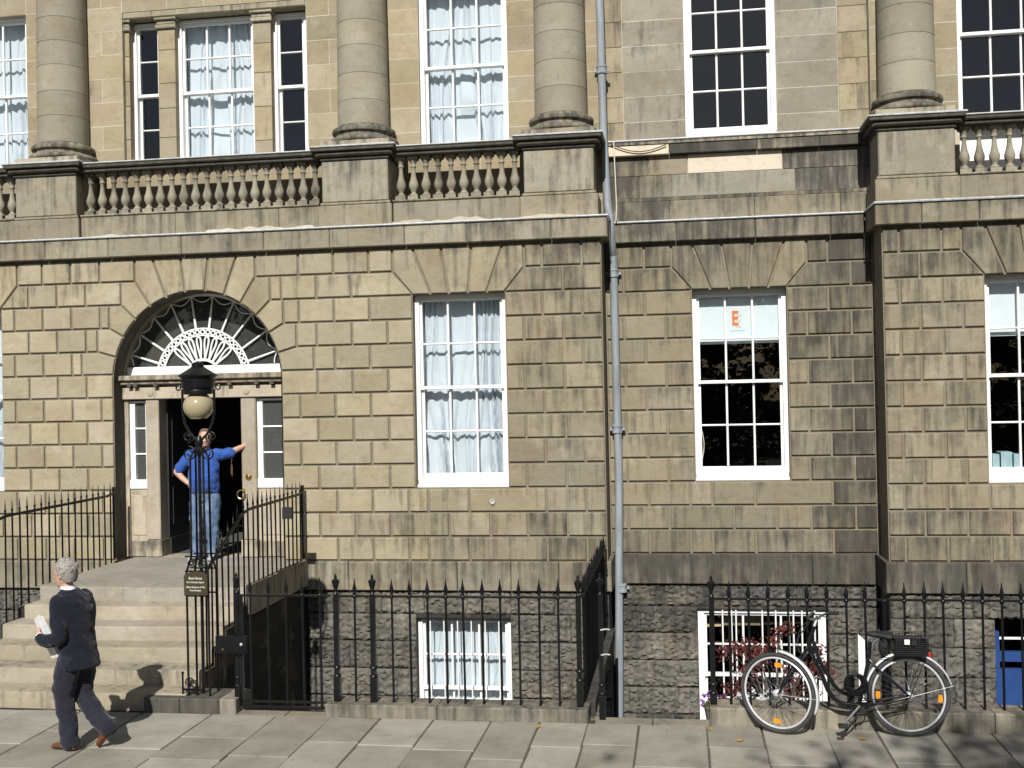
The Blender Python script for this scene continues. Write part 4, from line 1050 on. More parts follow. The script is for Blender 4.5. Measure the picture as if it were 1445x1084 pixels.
# ---------------------------------------------------------------- downpipe and cables
dp = thing('downpipe', (-.80, 14.78, -1.0), 'grey painted iron downpipe with collars in the angle between the houses', 'downpipe')
YP1, YP2 = YU-.085, YB-.085
pu = [(PX(846, 0, YP1), YP1, 9.6), (PX(846, 0, YP1), YP1, PZ(846, 0, YP1)), (PX(851, 180, YP1), YP1, PZ(851, 180, YP1)), (PX(857, 285, YP1), YP1, PZ(857, 285, YP1))]
xl_ = PX(866, 400, YP2)
pu[0] = (pu[1][0]-.02, YP1, 9.6)
up_pts = pu+[(PX(860, 300, 14.62), 14.62, 5.47), (PX(863, 330, 14.66), 14.66, 5.12), (xl_, YP2-.02, 4.98)]
MB().tube(up_pts, .053, 14).build('upper_pipe', M['pipe'], dp, smooth=50)
MB().tube([(xl_, YP2-.02, 4.99), (xl_, YP2, 4.85), (xl_+.012, YP2, 2.0), (PX(873, 1010, YP2), YP2, -1.78)], .055, 14).build('lower_pipe', M['pipe'], dp, smooth=50)
def collar(x, y, z): MB().lathe([(.058, 0), (.070, .006), (.070, .03), (.062, .036), (.062, .085), (.070, .09), (.070, .115), (.058, .12)], (x, y, z), 18).box(x-.10, x+.10, y-.012+.03, y+.012+.03, z+.04, z+.08).build('collar', M['pipe'], dp, smooth=40)
collar(PX(849, 100, YP1), YP1, PZ(849, 105, YP1)); collar(xl_, YP2, PZ(866, 392, YP2)); collar(xl_+.005, YP2, PZ(867, 612, YP2)); collar(xl_+.02, YP2, PZ(870, 836, YP2))
for i in range(1):
    pts = [(PX(862+78*t, 204+14*math.sin(math.pi*t), YB-.14), YB-.14, PZ(862+78*t, 204+10*math.sin(math.pi*t), YB-.14)) for t in [q/16 for q in range(17)]]
    c1 = MB().tube(pts, .008, 6).build('slack_cable', M['cable'], smooth=True); tag(c1, 'slack brown cable looped along the pale sill beside the downpipe', 'cable')
xq = PX(868, 250, YB-.15)
c2 = MB().tube([(xq-.01, YB-.14, 6.5), (xq, YB-.15, 6.1), (xq+.012, YB-.15, 5.6), (xq, YB-.15, 5.43)], .008, 6).build('drop_cable', M['beige'], smooth=True); tag(c2, 'thin pale cable hanging straight down beside the grey downpipe', 'cable')
vp = MB().rings([(Vector((PX(695, 708, YF-.0), YF-.002-.02*i, PZ(695, 708, YF))), Vector((r, 0, 0)), Vector((0, 0, r))) for i, r in ((0, .034), (1, .034), (1.01, .022), (.3, .02))], 14).build('overflow_pipe', M['lead'], HA, smooth=30)

# ---------------------------------------------------------------- curtains, blinds and things in the windows
def curtain(x0, x1, z0, z1, y, label, folds=13, amp=.05, seed=1, part=0.0):
    nx, nz = folds*10, 26; v = []; f = []
    for j in range(nz+1):
        w_ = j/nz; z = z0+(z1-z0)*w_
        for i in range(nx+1):
            u = i/nx
            dr = .20*noise.noise(Vector((u*2.6+seed, w_*1.1, seed)))+.07*noise.noise(Vector((u*7, w_*2.2, seed*3)))*(1.1-w_)
            ph = (u+dr)*folds*2*math.pi
            a = amp*(.55+.6*noise.noise(Vector((u*5, seed, w_*.8))))*(.6+.5*(1-w_))
            x = x0+(x1-x0)*u+.012*math.sin(ph*.5+seed)
            if part: x += part*(1-w_)**1.3*math.copysign(1, u-.5)*(.5-abs(u-.5))*.55
            v.append((x, y+a*(math.sin(ph)+.35*math.sin(2.3*ph+seed))+.03*noise.noise(Vector((u*4, w_*5, seed+5)))*(1-w_), z+.02*noise.noise(Vector((u*6, seed, 2)))*(1 if j == 0 else 0)))
    for j in range(nz):
        for i in range(nx):
            a = j*(nx+1)+i; f.append((a, a+1, a+nx+2, a+nx+1))
    o = MB().add(v, f).build('net_curtain', M['net'], smooth=True); return tag(o, label, 'curtain', 'net curtains')
cz0, cz1 = zk(3)+.10, zk(11)-.03
curtain(A1[0]+.04, A1[1]-.04, cz0, cz1, YF+.36, 'white net curtain in the ground floor window between doorway and downpipe', 11, seed=2)
curtain(A0[0]+.04, A0[1]-.04, cz0, cz1, YF+.36, 'white net curtain in the ground floor window on the unlit side of the steps', 11, seed=4)
curtain(U1[0]+.04, U1[1]-.04, UZ0+.08, UZ1-.03, YU+.32, 'white net curtain in the single upper window between two columns', 9, seed=6, part=.25)
curtain(vx[2]+.04, vx[3]-.04, UZ0+.08, 8.58, YV+.29, 'white net curtain in the middle light of the tripartite upper window', 9, seed=9, part=.35)
curtain(U0[0]+.04, U0[1]-.04, UZ0+.08, UZ1-.03, YU+.32, 'white net curtain in the upper window past the tripartite window and its column', 9, seed=12, part=.2)
# basement windows
WA = sash_window(HA, BWA[0]+.003, BWA[1]-.003, BWA[2]+.003, BWA[3]-.003, YF+.12, cols=3, rows=(2, 2), zm=PZ(650, 972, YF+.2)+.02); room(HA, *BWA, YF+.56)
for i in range(6):
    x = BWA[0]+.17+.185*i; MB().tube([(x, YF+.10, BWA[2]+.1), (x, YF+.10, BWA[3]-.02)], .009, 6).build('security_bar', M['white'], WA, smooth=True)
curtain(BWA[0]+.05, BWA[1]-.05, BWA[2]+.1, BWA[3]-.05, YF+.33, 'white net curtain in the basement window behind the railings', 14, amp=.022, seed=15)
WB = sash_window(HB, BWB[0]+.003, BWB[1]-.003, BWB[2]+.003, BWB[3]-.003, YB+.09, cols=3, rows=(2, 2), cas=.08, zm=PZ(1080, 954, YB+.1)); room(HB, *BWB, YB+.46)
for p in (1021, 1034, 1040, 1077, 1096, 1115, 1121, 1133, 1151):
    x = PX(p, 930, YB+.05); MB().tube([(x, YB+.055, BWB[2]+.1), (x, YB+.055, BWB[3]-.02)], .011 if p not in (1034, 1115) else .007, 6).build('security_bar', M['white'], WB, smooth=True)
bd = MB().cbox(BWB[0]+.35, BWB[0]+.86, YB+.30, YB+.31, -.06, .19, .002).build('brown_board', M['sandtint']); tag(bd, 'brown board propped in the top of the barred basement window', 'board')
ld = MB().poly([(BWB[0]+.02, -.10), (BWB[1]-.3, -.03), (BWB[1]-.3, -.015), (BWB[0]+.02, -.045)], YB+.33, .3, .003).build('shelf', M['timber']); tag(ld, 'pale timber shelf inside the barred basement window', 'shelf')
# blue door
a, b_, z0_, z1_ = BDC[0]+.004, BDC[1]-.004, BDC[2], BDC[3]-.004
DB = MB().box(a, a+.07, YF+.12, YF+.22, z0_, z1_-.19).box(b_-.07, b_, YF+.12, YF+.22, z0_, z1_-.19).box(a+.071, b_-.071, YF+.12, YF+.2, PZ(1420, 932, YF+.1)-.02, PZ(1420, 932, YF+.1)+.10).box(a+.071, b_-.071, YF+.14, YF+.2, z0_, PZ(1420, 938, YF+.1)-.06).build('basement_door', M['blue'], HC)
MB().box(a+.071, b_-.071, YF+.16, YF+.164, PZ(1420, 925, YF+.1)+.06, z1_-.02).build('pane', M['glass'], DB)
MB().box(a+.071, b_-.071, YF+.14, YF+.18, PZ(1420, 902, YF+.1)-.012, PZ(1420, 902, YF+.1)+.012).build('glazing_bar', M['white'], DB)
room(HC, *BDC, YF+.56)
# blinds and the E poster
bz1 = zk(11)-.05
def blind(x0, x1, y, z0, z1, label):
    mb = MB().box(x0, x1, y, y+.004, z0, z1); 
    o = mb.build('window_blind', M['blind']); return tag(o, label, 'blind', 'white roller blinds')
zbl = PZ(1045, 485, YB+.29)
blind(B1[0]+.06, B1[1]-.06, YB+.29, zbl, bz1, 'white roller blind part drawn with the orange E on it')
blind(C1[0]+.06, C1[1]-.06, YF+.30, PZ(1420, 474, YF+.3), bz1, 'plain white roller blind part drawn above pale box files')
ex, ez = PX(1040, 450, YB+.28), PZ(1040, 450, YB+.28)
po = MB().box(ex-.10, ex+.10, YB+.283, YB+.286, ez-.16, ez+.15).build('poster', M['blind']); tag(po, 'small pale sheet with a big orange E on the drawn blind', 'poster')
def eshape(x, z, w_, h_, y, mat, nm):
    t = h_*.19
    MB().box(x, x+w_*.34, y-.0015, y, z, z+h_).box(x+w_*.341, x+w_, y-.0015, y, z, z+t).box(x+w_*.341, x+w_, y-.0015, y, z+h_-t, z+h_).box(x+w_*.341, x+w_*.95, y-.0015, y, z+h_/2-t/2, z+h_/2+t/2).build(nm, mat, po)
eshape(ex-.03, ez-.125, .085, .19, YB+.2825, M['beige'], 'letter_shadow'); eshape(ex-.065, ez-.09, .085, .20, YB+.2805, M['orange'], 'letter')
fz = PZ(1412, 666, YF+.30)
for i, (p0, p1) in enumerate(((1400, 1410), (1412, 1428), (1430, 1442))):
    o = MB().cbox(PX(p0, 650, YF+.3), PX(p1, 650, YF+.3), YF+.28, YF+.5, zk(3)+.10, PZ(1412, 641-3*(i % 2), YF+.3), .003).build('box_file', M['file']); tag(o, ('narrow pale blue box file on the window sill, beside the stone jamb', 'wide pale blue box file on the window sill, between two others', 'pale blue box file on the window sill, farthest from the jamb')[i], 'box file', 'box files in the window')
for p0, s in ((986, 1), (1110, -1)):
    pts = [(PX(p0+s*(2+5*math.sin(math.pi*t)), 600, YB+.22), YB+.262, PZ(p0, 600+55*t, YB+.22)) for t in [q/10 for q in range(11)]]
    o = MB().tube(pts, .005, 5).build('sash_cord', M['beige'], smooth=True); tag(o, ('pale cord bowed out inside the window with the E, beside the downpipe side' if s > 0 else 'pale taut cord inside the window with the E, beside the dark corner'), 'cord', 'blind cords')
wb = MB().poly([(PX(1211, 950, 14.0), -1.8), (PX(1222, 950, 14.0), -1.8), (PX(1222, 950, 14.0), .02), (PX(1212, 950, 14.0), .10)], 14.0, .04, .003).build('white_board', M['white']); tag(wb, 'narrow white board standing upright in the sunk area behind the bicycle', 'board')
# ---------------------------------------------------------------- people
def fabric(name, col, var=.2, scale=30, rough=.9, wr=.5):
    mt, t, N, L, b = nodes(name)
    pos = mapping(N, L, (1,1,1), 'Object'); n = noise_(N, L, pos, scale, 4, .6)
    c = mixc(N, L, ramp(N, L, n, [(.3, 0.0), (.7, 1.0)]), tuple(x*(1-var) for x in col), tuple(x*(1+var) for x in col))
    L.new(c, b.inputs['Base Color']); b.inputs['Roughness'].default_value = rough; b.inputs['Specular IOR Level'].default_value = .2
    b.inputs['Sheen Weight'].default_value = .15
    w_ = noise_(N, L, mapping(N, L, (1,1,.45), 'Object'), 11, 3, .5); bump(N, L, b, w_, wr, .03); return mt
M['navy'] = fabric('navy_suit_wool', (.0070,.0082,.0150)); M['trouser'] = fabric('navy_trouser_wool', (.0155,.0165,.0255))
M['polo'] = fabric('blue_polo_cotton', (.030,.088,.33), .15); M['shirt'] = fabric('white_shirt_cotton', (.72,.74,.78), .05)
M['tee'] = M['shirt']
def jeans():
    mt, t, N, L, b = nodes('faded_denim'); pos = mapping(N, L, (1,1,.5), 'Object'); n = noise_(N, L, pos, 9, 5, .65)
    c = ramp(N, L, n, [(.3, (.045,.085,.165)), (.52, (.11,.17,.27)), (.75, (.32,.40,.48))]); L.new(c, b.inputs['Base Color']); b.inputs['Roughness'].default_value = .95
    bump(N, L, b, n, .6, .03); return mt
M['jeans'] = jeans()
def skin_mat(name, col):
    mt, t, N, L, b = nodes(name); n = noise_(N, L, mapping(N, L, (1,1,1), 'Object'), 22, 4)
    L.new(mixc(N, L, n, tuple(x*.82 for x in col), tuple(min(1, x*1.12) for x in col)), b.inputs['Base Color'])
    b.inputs['Roughness'].default_value = .5; b.inputs['Subsurface Weight'].default_value = .12; b.inputs['Subsurface Radius'].default_value = (.012,.005,.003); return mt
M['skin'] = skin_mat('skin', (.52,.31,.22))
M['greyhair'] = fabric('grey_hair', (.26,.24,.21), .55, 70, .8, .9); M['brownhair'] = fabric('greying_brown_hair', (.13,.09,.055), .5, 70, .8, .9)
M['brownshoe'] = plain('brown_leather', (.13,.045,.018), .4, var=.3); M['paleshoe'] = plain('grey_trainer', (.30,.30,.30), .7, var=.3); M['sole'] = plain('pale_sole', (.35,.30,.24), .8)
M['belt'] = plain('dark_belt', (.02,.015,.012), .5); M['eye'] = plain('dark_eye', (.02,.015,.012), .2); M['lip'] = plain('lips', (.30,.12,.10), .5); M['paper'] = plain('newspaper', (.62,.62,.60), .8, var=.2, scale=30)

class Fig:
    """builds in a local frame: x forward, y to the figure's left, z up"""
    def __init__(s, loc, heading, k=1.0):
        s.k = k; s.o = Vector(loc); s.fx = Vector((math.cos(heading), math.sin(heading), 0)); s.ly = Vector((-math.sin(heading), math.cos(heading), 0)); s.uz = Vector((0,0,1))
    def p(s, x, y, z): return s.o+(s.fx*x+s.ly*y+s.uz*z)*s.k
    def d(s, x, y, z): return (s.fx*x+s.ly*y+s.uz*z)*s.k
    def ring(s, x, y, z, a, b_): return (s.p(x, y, z), s.d(a, 0, 0), s.d(0, b_, 0))
    def limb(s, mb, pts, rs, n=14):
        # resample for a smooth bend
        P = [s.p(*q) for q in pts]; out = []; ro = []
        for i in range(len(P)-1):
            for k in range(6):
                t = k/6; p0 = P[max(i-1, 0)]; p3 = P[min(i+2, len(P)-1)]; p1, p2 = P[i], P[i+1]
                lin = p1.lerp(p2, t); cat = .5*((2*p1)+(p2-p0)*t+(2*p0-5*p1+4*p2-p3)*t*t+(3*p1-p0-3*p2+p3)*t**3)
                out.append(lin.lerp(cat, .6)); ro.append(rs[i]*(1-t)+rs[i+1]*t)
        out.append(P[-1]); ro.append(rs[-1]); mb.tube(out, ro, n); mb.ball(P[0], rs[0], n=n); mb.ball(P[-1], rs[-1], n=n)
FOLD = bpy.data.textures.new('cloth_folds', 'CLOUDS'); FOLD.noise_scale = .11; FOLD.noise_depth = 2
def fused(mb, name, mat, parent, voxel=.010, it=6, fold=0.0):
    o = mb.build(name, mat, parent)
    r_ = o.modifiers.new('fuse', 'REMESH'); r_.mode = 'VOXEL'; r_.voxel_size = voxel; r_.use_smooth_shade = True
    sm = o.modifiers.new('soften', 'SMOOTH'); sm.factor = .5; sm.iterations = it
    if fold:
        dm = o.modifiers.new('folds', 'DISPLACE'); dm.texture = FOLD; dm.strength = fold; dm.mid_level = .5; dm.texture_coords = 'LOCAL'
    return o
def head(fg, mb, x, y, z, yaw_, tilt=0.0, s=1.0):
    """head with jaw, brow, nose, ears; z is the chin height; returns a frame for the face parts"""
    cy_, sy_ = math.cos(yaw_), math.sin(yaw_)
    h = Fig((0,0,0), 0); h.o = fg.p(x, y, z); h.fx = fg.d(cy_, sy_, 0); h.ly = fg.d(-sy_, cy_, 0); h.uz = (Vector((0,0,1))+h.fx*tilt).normalized()
    R_ = lambda dx, zz, a, b_: (h.p(dx*s, 0, zz*s), h.d(a*s, 0, 0), h.d(0, b_*s, 0))
    mb.rings([R_(.045, -.005, .030, .028), R_(.035, .012, .058, .046), R_(.022, .045, .076, .060), R_(.010, .085, .090, .070), R_(.002, .125, .097, .076), R_(-.004, .165, .098, .077), R_(-.010, .200, .085, .066), R_(-.014, .222, .058, .045), R_(-.016, .233, .022, .018)], 18)
    mb.rings([(h.p(.088*s, 0, .115*s), h.d(0,.010*s,0), h.d(.010*s,0,0)), (h.p(.104*s, 0, .090*s), h.d(0,.013*s,0), h.d(.012*s,0,0)), (h.p(.112*s, 0, .075*s), h.d(0,.017*s,0), h.d(.014*s,0,0)), (h.p(.098*s, 0, .062*s), h.d(0,.015*s,0), h.d(.012*s,0,0))], 10)
    for q in (-1, 1):
        mb.ball(h.p(-.006*s, q*.078*s, .108*s), .020*s, .011*s, .033*s, n=10, ax=(h.fx, h.ly, h.uz)); mb.ball(h.p(.074*s, q*.030*s, .132*s), .018*s, .026*s, .009*s, n=8, ax=(h.fx, h.ly, h.uz))
    mb.ball(h.p(.086*s, 0, .040*s), .014*s, .028*s, .012*s, n=8, ax=(h.fx, h.ly, h.uz))
    return h
def face(h, parent, s=1.0):
    for q in (-1, 1): MB().ball(h.p(.084*s, q*.031*s, .115*s), .010*s, n=8).build('eye', M['eye'], parent, smooth=True)
    MB().tube([h.p(.094*s, -.024*s, .040*s), h.p(.102*s, 0, .042*s), h.p(.094*s, .024*s, .040*s)], .005*s, 6).build('mouth', M['lip'], parent, smooth=True)
def hand(mb, wrist, direc, palm_n, thumb_side, curl=.5, s=1.0):
    d = direc.normalized(); n = (palm_n-d*palm_n.dot(d)).normalized(); a = d.cross(n)*thumb_side   # a points to the thumb side
    mb.rings([(wrist-d*.01, a*.026*s, n*.019*s), (wrist+d*.03*s, a*.038*s, n*.017*s), (wrist+d*.07*s, a*.043*s, n*.015*s), (wrist+d*.095*s, a*.040*s, n*.012*s)], 12)
    for i, (off, ln) in enumerate(((.030, .072), (.010, .082), (-.011, .076), (-.031, .058))):
        p0 = wrist+d*.085*s+a*off*s; c = curl
        p1 = p0+(d*math.cos(c*.6)+n*math.sin(c*.6))*ln*.45*s; p2 = p1+(d*math.cos(c*1.5)+n*math.sin(c*1.5))*ln*.32*s; p3 = p2+(d*math.cos(c*2.2)+n*math.sin(c*2.2))*ln*.25*s
        mb.tube([p0-d*.02*s, p0, p1, p2, p3], [.0095*s, .0095*s, .0088*s, .0078*s, .006*s], 8)
    t0 = wrist+d*.025*s+a*.028*s; mb.tube([t0, t0+(d*.6+a*.8+n*.2)*.035*s, t0+(d*.95+a*.75+n*.45)*.058*s, t0+(d*1.3+a*.6+n*.6)*.062*s], [.013*s, .011*s, .010*s, .007*s], 8)
def shoe(mb, fg, heel, toe, w_=.045, h_=.07):
    a = fg.p(*heel); b_ = fg.p(*toe); d = (b_-a); u = Vector((0,0,1)); u = (u-d*u.dot(d)/d.length_squared).normalized(); sdv = d.normalized().cross(u)
    rs = []
    for t, hw, hh in ((-.02, .030, .030), (.05, .037, .044), (.25, .038, .046), (.5, .040, .036), (.75, .047, .028), (.93, .040, .022), (1.0, .022, .014)):
        rs.append((a+d*t+u*(hh), sdv*hw, u*hh))
    mb.rings(rs, 14)

# man in the dark suit, walking along the pavement
mx, my = onZ(113, 1056, 0.0)
MAN = thing('person', (mx, my, 0), 'grey-haired person in a dark navy suit striding past the steps with papers', 'person')
g = Fig((mx, my, 0), math.atan2(.30, -.954), .965)
LEGF = [(.0, .092, .86), (.075, .10, .64), (.095, .095, .48), (.055, .09, .27), (.035, .085, .085)]
LEGR = [(.0, -.092, .86), (.05, -.095, .66), (.045, -.09, .49), (-.10, -.085, .33), (-.27, -.08, .205)]
ARML = [(.075, .160, 1.39), (.03, .205, 1.25), (-.01, .225, 1.09), (.12, .250, 1.05), (.235, .235, 1.06)]
ARMR = [(.085, -.160, 1.395), (.10, -.215, 1.25), (.11, -.225, 1.10), (.18, -.215, .99), (.25, -.205, .92)]
body = MB()
hf = head(g, body, .135, .01, 1.515, .12, .06, 1.07)
body.rings([(g.p(.095, .0, 1.40), g.d(.060,0,0), g.d(0,.060,0)), (g.p(.115, .0, 1.49), g.d(.060,0,0), g.d(0,.058,0)), (g.p(.14, .005, 1.57), g.d(.058,0,0), g.d(0,.054,0))], 14)
hand(body, g.p(.255, .23, 1.075), g.d(.70, -.45, .55), g.d(.1, -1, .1), 1, .9)
hand(body, g.p(.26, -.20, .90), g.d(.6, .1, -.8), g.d(.1, 1, .1), 1, .6)
body.rings([g.ring(.0, 0, .84, .085, .125), g.ring(.02, 0, .96, .085, .125), g.ring(.04, 0, 1.08, .085, .125), g.ring(.065, 0, 1.25, .09, .14), g.ring(.08, 0, 1.38, .08, .14), g.ring(.095, 0, 1.44, .055, .07)], 16)
g.limb(body, ARML+[(.26, .23, 1.075)], [.045, .042, .038, .036, .030, .026], 10)
g.limb(body, ARMR+[(.265, -.20, .895)], [.045, .040, .036, .032, .027, .025], 10)
g.limb(body, LEGF, [.07, .06, .05, .045, .035], 10); g.limb(body, LEGR, [.07, .06, .05, .045, .035], 10)
fused(body, 'body', M['skin'], MAN, .006, 3); face(hf, MAN, 1.07)
hr = MB()
hr.rings([(hf.p(-.060, 0, .048), hf.d(.042,0,0), hf.d(0,.062,0)), (hf.p(-.044, 0, .085), hf.d(.072,0,0), hf.d(0,.086,0)), (hf.p(-.028, 0, .13), hf.d(.096,0,0), hf.d(0,.097,0)), (hf.p(-.018, 0, .175), hf.d(.106,0,0), hf.d(0,.097,0)), (hf.p(-.014, 0, .215), hf.d(.100,0,0), hf.d(0,.086,0)), (hf.p(-.016, 0, .244), hf.d(.074,0,0), hf.d(0,.062,0)), (hf.p(-.018, 0, .258), hf.d(.034,0,0), hf.d(0,.028,0))], 20)
for i in range(90):
    th, ph = random.uniform(0, 2*math.pi), random.uniform(.2, 2.0)
    if math.cos(th) > .45 and ph > .85: continue
    hr.ball(hf.p(-.02+.103*math.sin(ph)*math.cos(th), .094*math.sin(ph)*math.sin(th), .16+.102*math.cos(ph)), random.uniform(.010, .019), n=6)
fused(hr, 'hair', M['greyhair'], MAN, .006, 1)
jk = MB()
jk.rings([g.ring(-.025, 0, .775, .150, .200), g.ring(-.012, 0, .84, .152, .202), g.ring(.008, 0, .95, .145, .192), g.ring(.030, 0, 1.06, .142, .188), g.ring(.050, 0, 1.18, .150, .200), g.ring(.065, 0, 1.30, .150, .212), g.ring(.075, 0, 1.39, .130, .208), g.ring(.085, 0, 1.44, .105, .165), g.ring(.095, 0, 1.475, .082, .105), g.ring(.105, 0, 1.50, .068, .075)], 28)
g.limb(jk, ARML, [.078, .070, .066, .060, .052]); g.limb(jk, ARMR, [.076, .068, .062, .056, .050])
fused(jk, 'jacket', M['navy'], MAN, .010, 6, .035)
MB().rings([(g.p(.112, 0, 1.475), g.d(.074,0,0), g.d(0,.074,0)), (g.p(.125, 0, 1.525), g.d(.068,0,0), g.d(0,.066,0))], 16).build('shirt_collar', M['shirt'], MAN, smooth=True)
MB().rings([(g.p(.23, .236, 1.058), g.d(0,.046,0), g.d(-.02,0,.046)), (g.p(.265, .23, 1.078), g.d(0,.042,0), g.d(-.02,0,.042))], 12).build('shirt_cuff', M['shirt'], MAN, smooth=True)
tr = MB()
tr.rings([g.ring(.0, 0, .76, .125, .170), g.ring(.0, 0, .86, .135, .178), g.ring(.01, 0, .97, .130, .170)], 18)
g.limb(tr, LEGF, [.116, .104, .090, .084, .084]); g.limb(tr, LEGR, [.114, .102, .090, .082, .078])
# creased hems
tr.rings([g.ring(.03, .085, .045, .092, .080), g.ring(.035, .085, .12, .092, .082)], 16)
fused(tr, 'trousers', M['trouser'], MAN, .010, 4, .035)
sh = MB(); shoe(sh, g, (-.035, .085, .012), (.245, .10, .006)); fused(sh, 'shoe', M['brownshoe'], MAN, .006, 2)
sh = MB(); shoe(sh, g, (-.32, -.08, .165), (-.165, -.085, .008)); fused(sh, 'shoe', M['brownshoe'], MAN, .006, 2)
# papers in his hand
pc = g.p(.225, .165, 1.075); pa = thing('newspaper', tuple(pc), 'folded white papers held in the hand of the person in the suit', 'papers')
for i in range(4):
    d1 = g.d(.42, .12, .9).normalized(); d2 = g.d(.85, -.2, -.4).normalized(); nn_ = d1.cross(d2).normalized(); o_ = pc+nn_*.006*(i-2)+d2*random.uniform(-.012, .012)
    q = [o_-d1*(.19+.01*i)-d2*.06, o_-d1*.20+d2*.055, o_+d1*.19+d2*.06, o_+d1*(.17+.01*i)-d2*.055]
    MB().add(q+[v+nn_*.004 for v in q], [(0,1,2,3),(7,6,5,4),(0,4,5,1),(1,5,6,2),(2,6,7,3),(3,7,4,0)]).build('sheet', M['paper'], pa)

# man in the doorway
wx, wy = onZ(284, 789, .96)
wx, wy = PX(291, 780, 14.28), 14.28
WM = thing('person', (wx, wy, .96), 'person in a blue polo shirt and jeans standing in the doorway, hand on hip', 'person')
g = Fig((wx, wy, .966), R(-90)+R(4)); 
body = MB(); hf = head(g, body, .02, .02, 1.545, R(22), -.02)
body.rings([(g.p(.0, .01, 1.44), g.d(.065,0,0), g.d(0,.068,0)), (g.p(.0, .015, 1.50), g.d(.060,0,0), g.d(0,.062,0)), (g.p(.005, .02, 1.58), g.d(.058,0,0), g.d(0,.058,0))], 14)
# y is the figure's left: the picture's right side
sl = (0.0, .205, 1.43); el = (-.06, .44, 1.46); hl = (-.16, .50, 1.53)
g.limb(body, [(-.03, .30, 1.435), (-.06, .36, 1.455), (-.11, .43, 1.495), hl], [.052, .047, .040, .031])
hand(body, g.p(*hl), g.d(-.25, .75, .5), g.d(-1, -.1, 0), 1, .25)
hrp = (.07, -.205, 1.045)
g.limb(body, [(-.02, -.36, 1.235), (-.015, -.40, 1.20), (.03, -.31, 1.12), hrp], [.050, .048, .040, .032])
hand(body, g.p(*hrp), g.d(.45, .75, -.45), g.d(-.6, .5, 0), -1, .7)
body.rings([g.ring(.0, 0, .82, .09, .13), g.ring(.02, 0, 1.05, .11, .14), g.ring(.01, 0, 1.3, .095, .15), g.ring(.0, 0, 1.40, .08, .15), g.ring(.0, .01, 1.46, .058, .07)], 16)
g.limb(body, [(0.0, .15, 1.41), (-.03, .27, 1.43), (-.03, .30, 1.435)], [.05, .05, .05], 10)
g.limb(body, [(0.0, -.15, 1.40), (-.015, -.29, 1.31), (-.02, -.36, 1.235)], [.05, .05, .05], 10)
g.limb(body, [(.0, .095, .84), (.025, .105, .62), (.02, .10, .45), (-.01, .095, .25), (-.01, .09, .06)], [.075, .065, .052, .045, .036], 10)
g.limb(body, [(.0, -.09, .84), (.03, -.105, .62), (.04, -.115, .45), (.03, -.12, .25), (.02, -.12, .06)], [.075, .065, .052, .045, .036], 10)
fused(body, 'body', M['skin'], WM, .006, 3); face(hf, WM)
hr = MB()
hr.rings([(hf.p(-.050, 0, .060), hf.d(.045,0,0), hf.d(0,.066,0)), (hf.p(-.038, 0, .10), hf.d(.070,0,0), hf.d(0,.081,0)), (hf.p(-.026, 0, .145), hf.d(.084,0,0), hf.d(0,.083,0)), (hf.p(-.018, 0, .19), hf.d(.092,0,0), hf.d(0,.076,0)), (hf.p(-.016, 0, .225), hf.d(.078,0,0), hf.d(0,.060,0)), (hf.p(-.018, 0, .244), hf.d(.036,0,0), hf.d(0,.030,0))], 20)
fused(hr, 'hair', M['brownhair'], WM, .007, 2)
ps_ = MB()
ps_.rings([g.ring(.0, 0, .91, .150, .198), g.ring(.02, 0, 1.0, .168, .208), g.ring(.04, 0, 1.10, .178, .206), g.ring(.03, 0, 1.22, .160, .204), g.ring(.01, 0, 1.34, .135, .205), g.ring(.0, .0, 1.42, .115, .200), g.ring(-.005, .005, 1.475, .080, .120), g.ring(-.003, .01, 1.51, .066, .072)], 24)
g.limb(ps_, [(0.0, .18, 1.425), (-.03, .26, 1.43), (-.045, .345, 1.445)], [.088, .084, .078])
g.limb(ps_, [(0.0, -.18, 1.42), (-.015, -.29, 1.31), (-.02, -.355, 1.235)], [.085, .080, .075])
fused(ps_, 'polo_shirt', M['polo'], WM, .010, 4, .035)
jn = MB()
jn.rings([g.ring(.0, 0, .80, .125, .165), g.ring(.01, 0, .88, .138, .178), g.ring(.01, 0, .955, .138, .176)], 18)
g.limb(jn, [(.0, .095, .84), (.025, .105, .62), (.02, .10, .45), (-.01, .095, .25), (-.01, .09, .08)], [.120, .106, .090, .082, .080])
g.limb(jn, [(.0, -.09, .84), (.03, -.105, .62), (.04, -.115, .45), (.03, -.12, .25), (.02, -.12, .08)], [.120, .106, .090, .082, .080])
fused(jn, 'jeans', M['jeans'], WM, .010, 3, .04)
for a, b_ in (((-.08, .09, .004), (.20, .115, .002)), ((-.05, -.12, .004), (.23, -.155, .002))):
    sh = MB(); shoe(sh, g, a, b_); fused(sh, 'shoe', M['paleshoe'], WM, .006, 2)
MB().rings([g.ring(.01, 0, .915, .148, .186), g.ring(.01, 0, .95, .148, .187)], 24).build('belt', M['belt'], WM, smooth=True)
kx = g.p(-.02, .37, 1.25)
ky = thing('key_bunch', tuple(kx), 'bunch of brass keys hanging below the outstretched arm in the doorway', 'keys')
MB().tube([g.p(-.05, .37, 1.42), g.p(-.03, .37, 1.33), g.p(-.02, .37, 1.27)], .006, 6).build('strap', M['belt'], ky)
for i in range(3): MB().tube([g.p(-.02+.01*i, .365+.008*i, 1.28), g.p(-.02+.012*i, .36+.012*i, 1.17-.02*i)], [.010, .007], 6).build('key', M['brass'], ky)

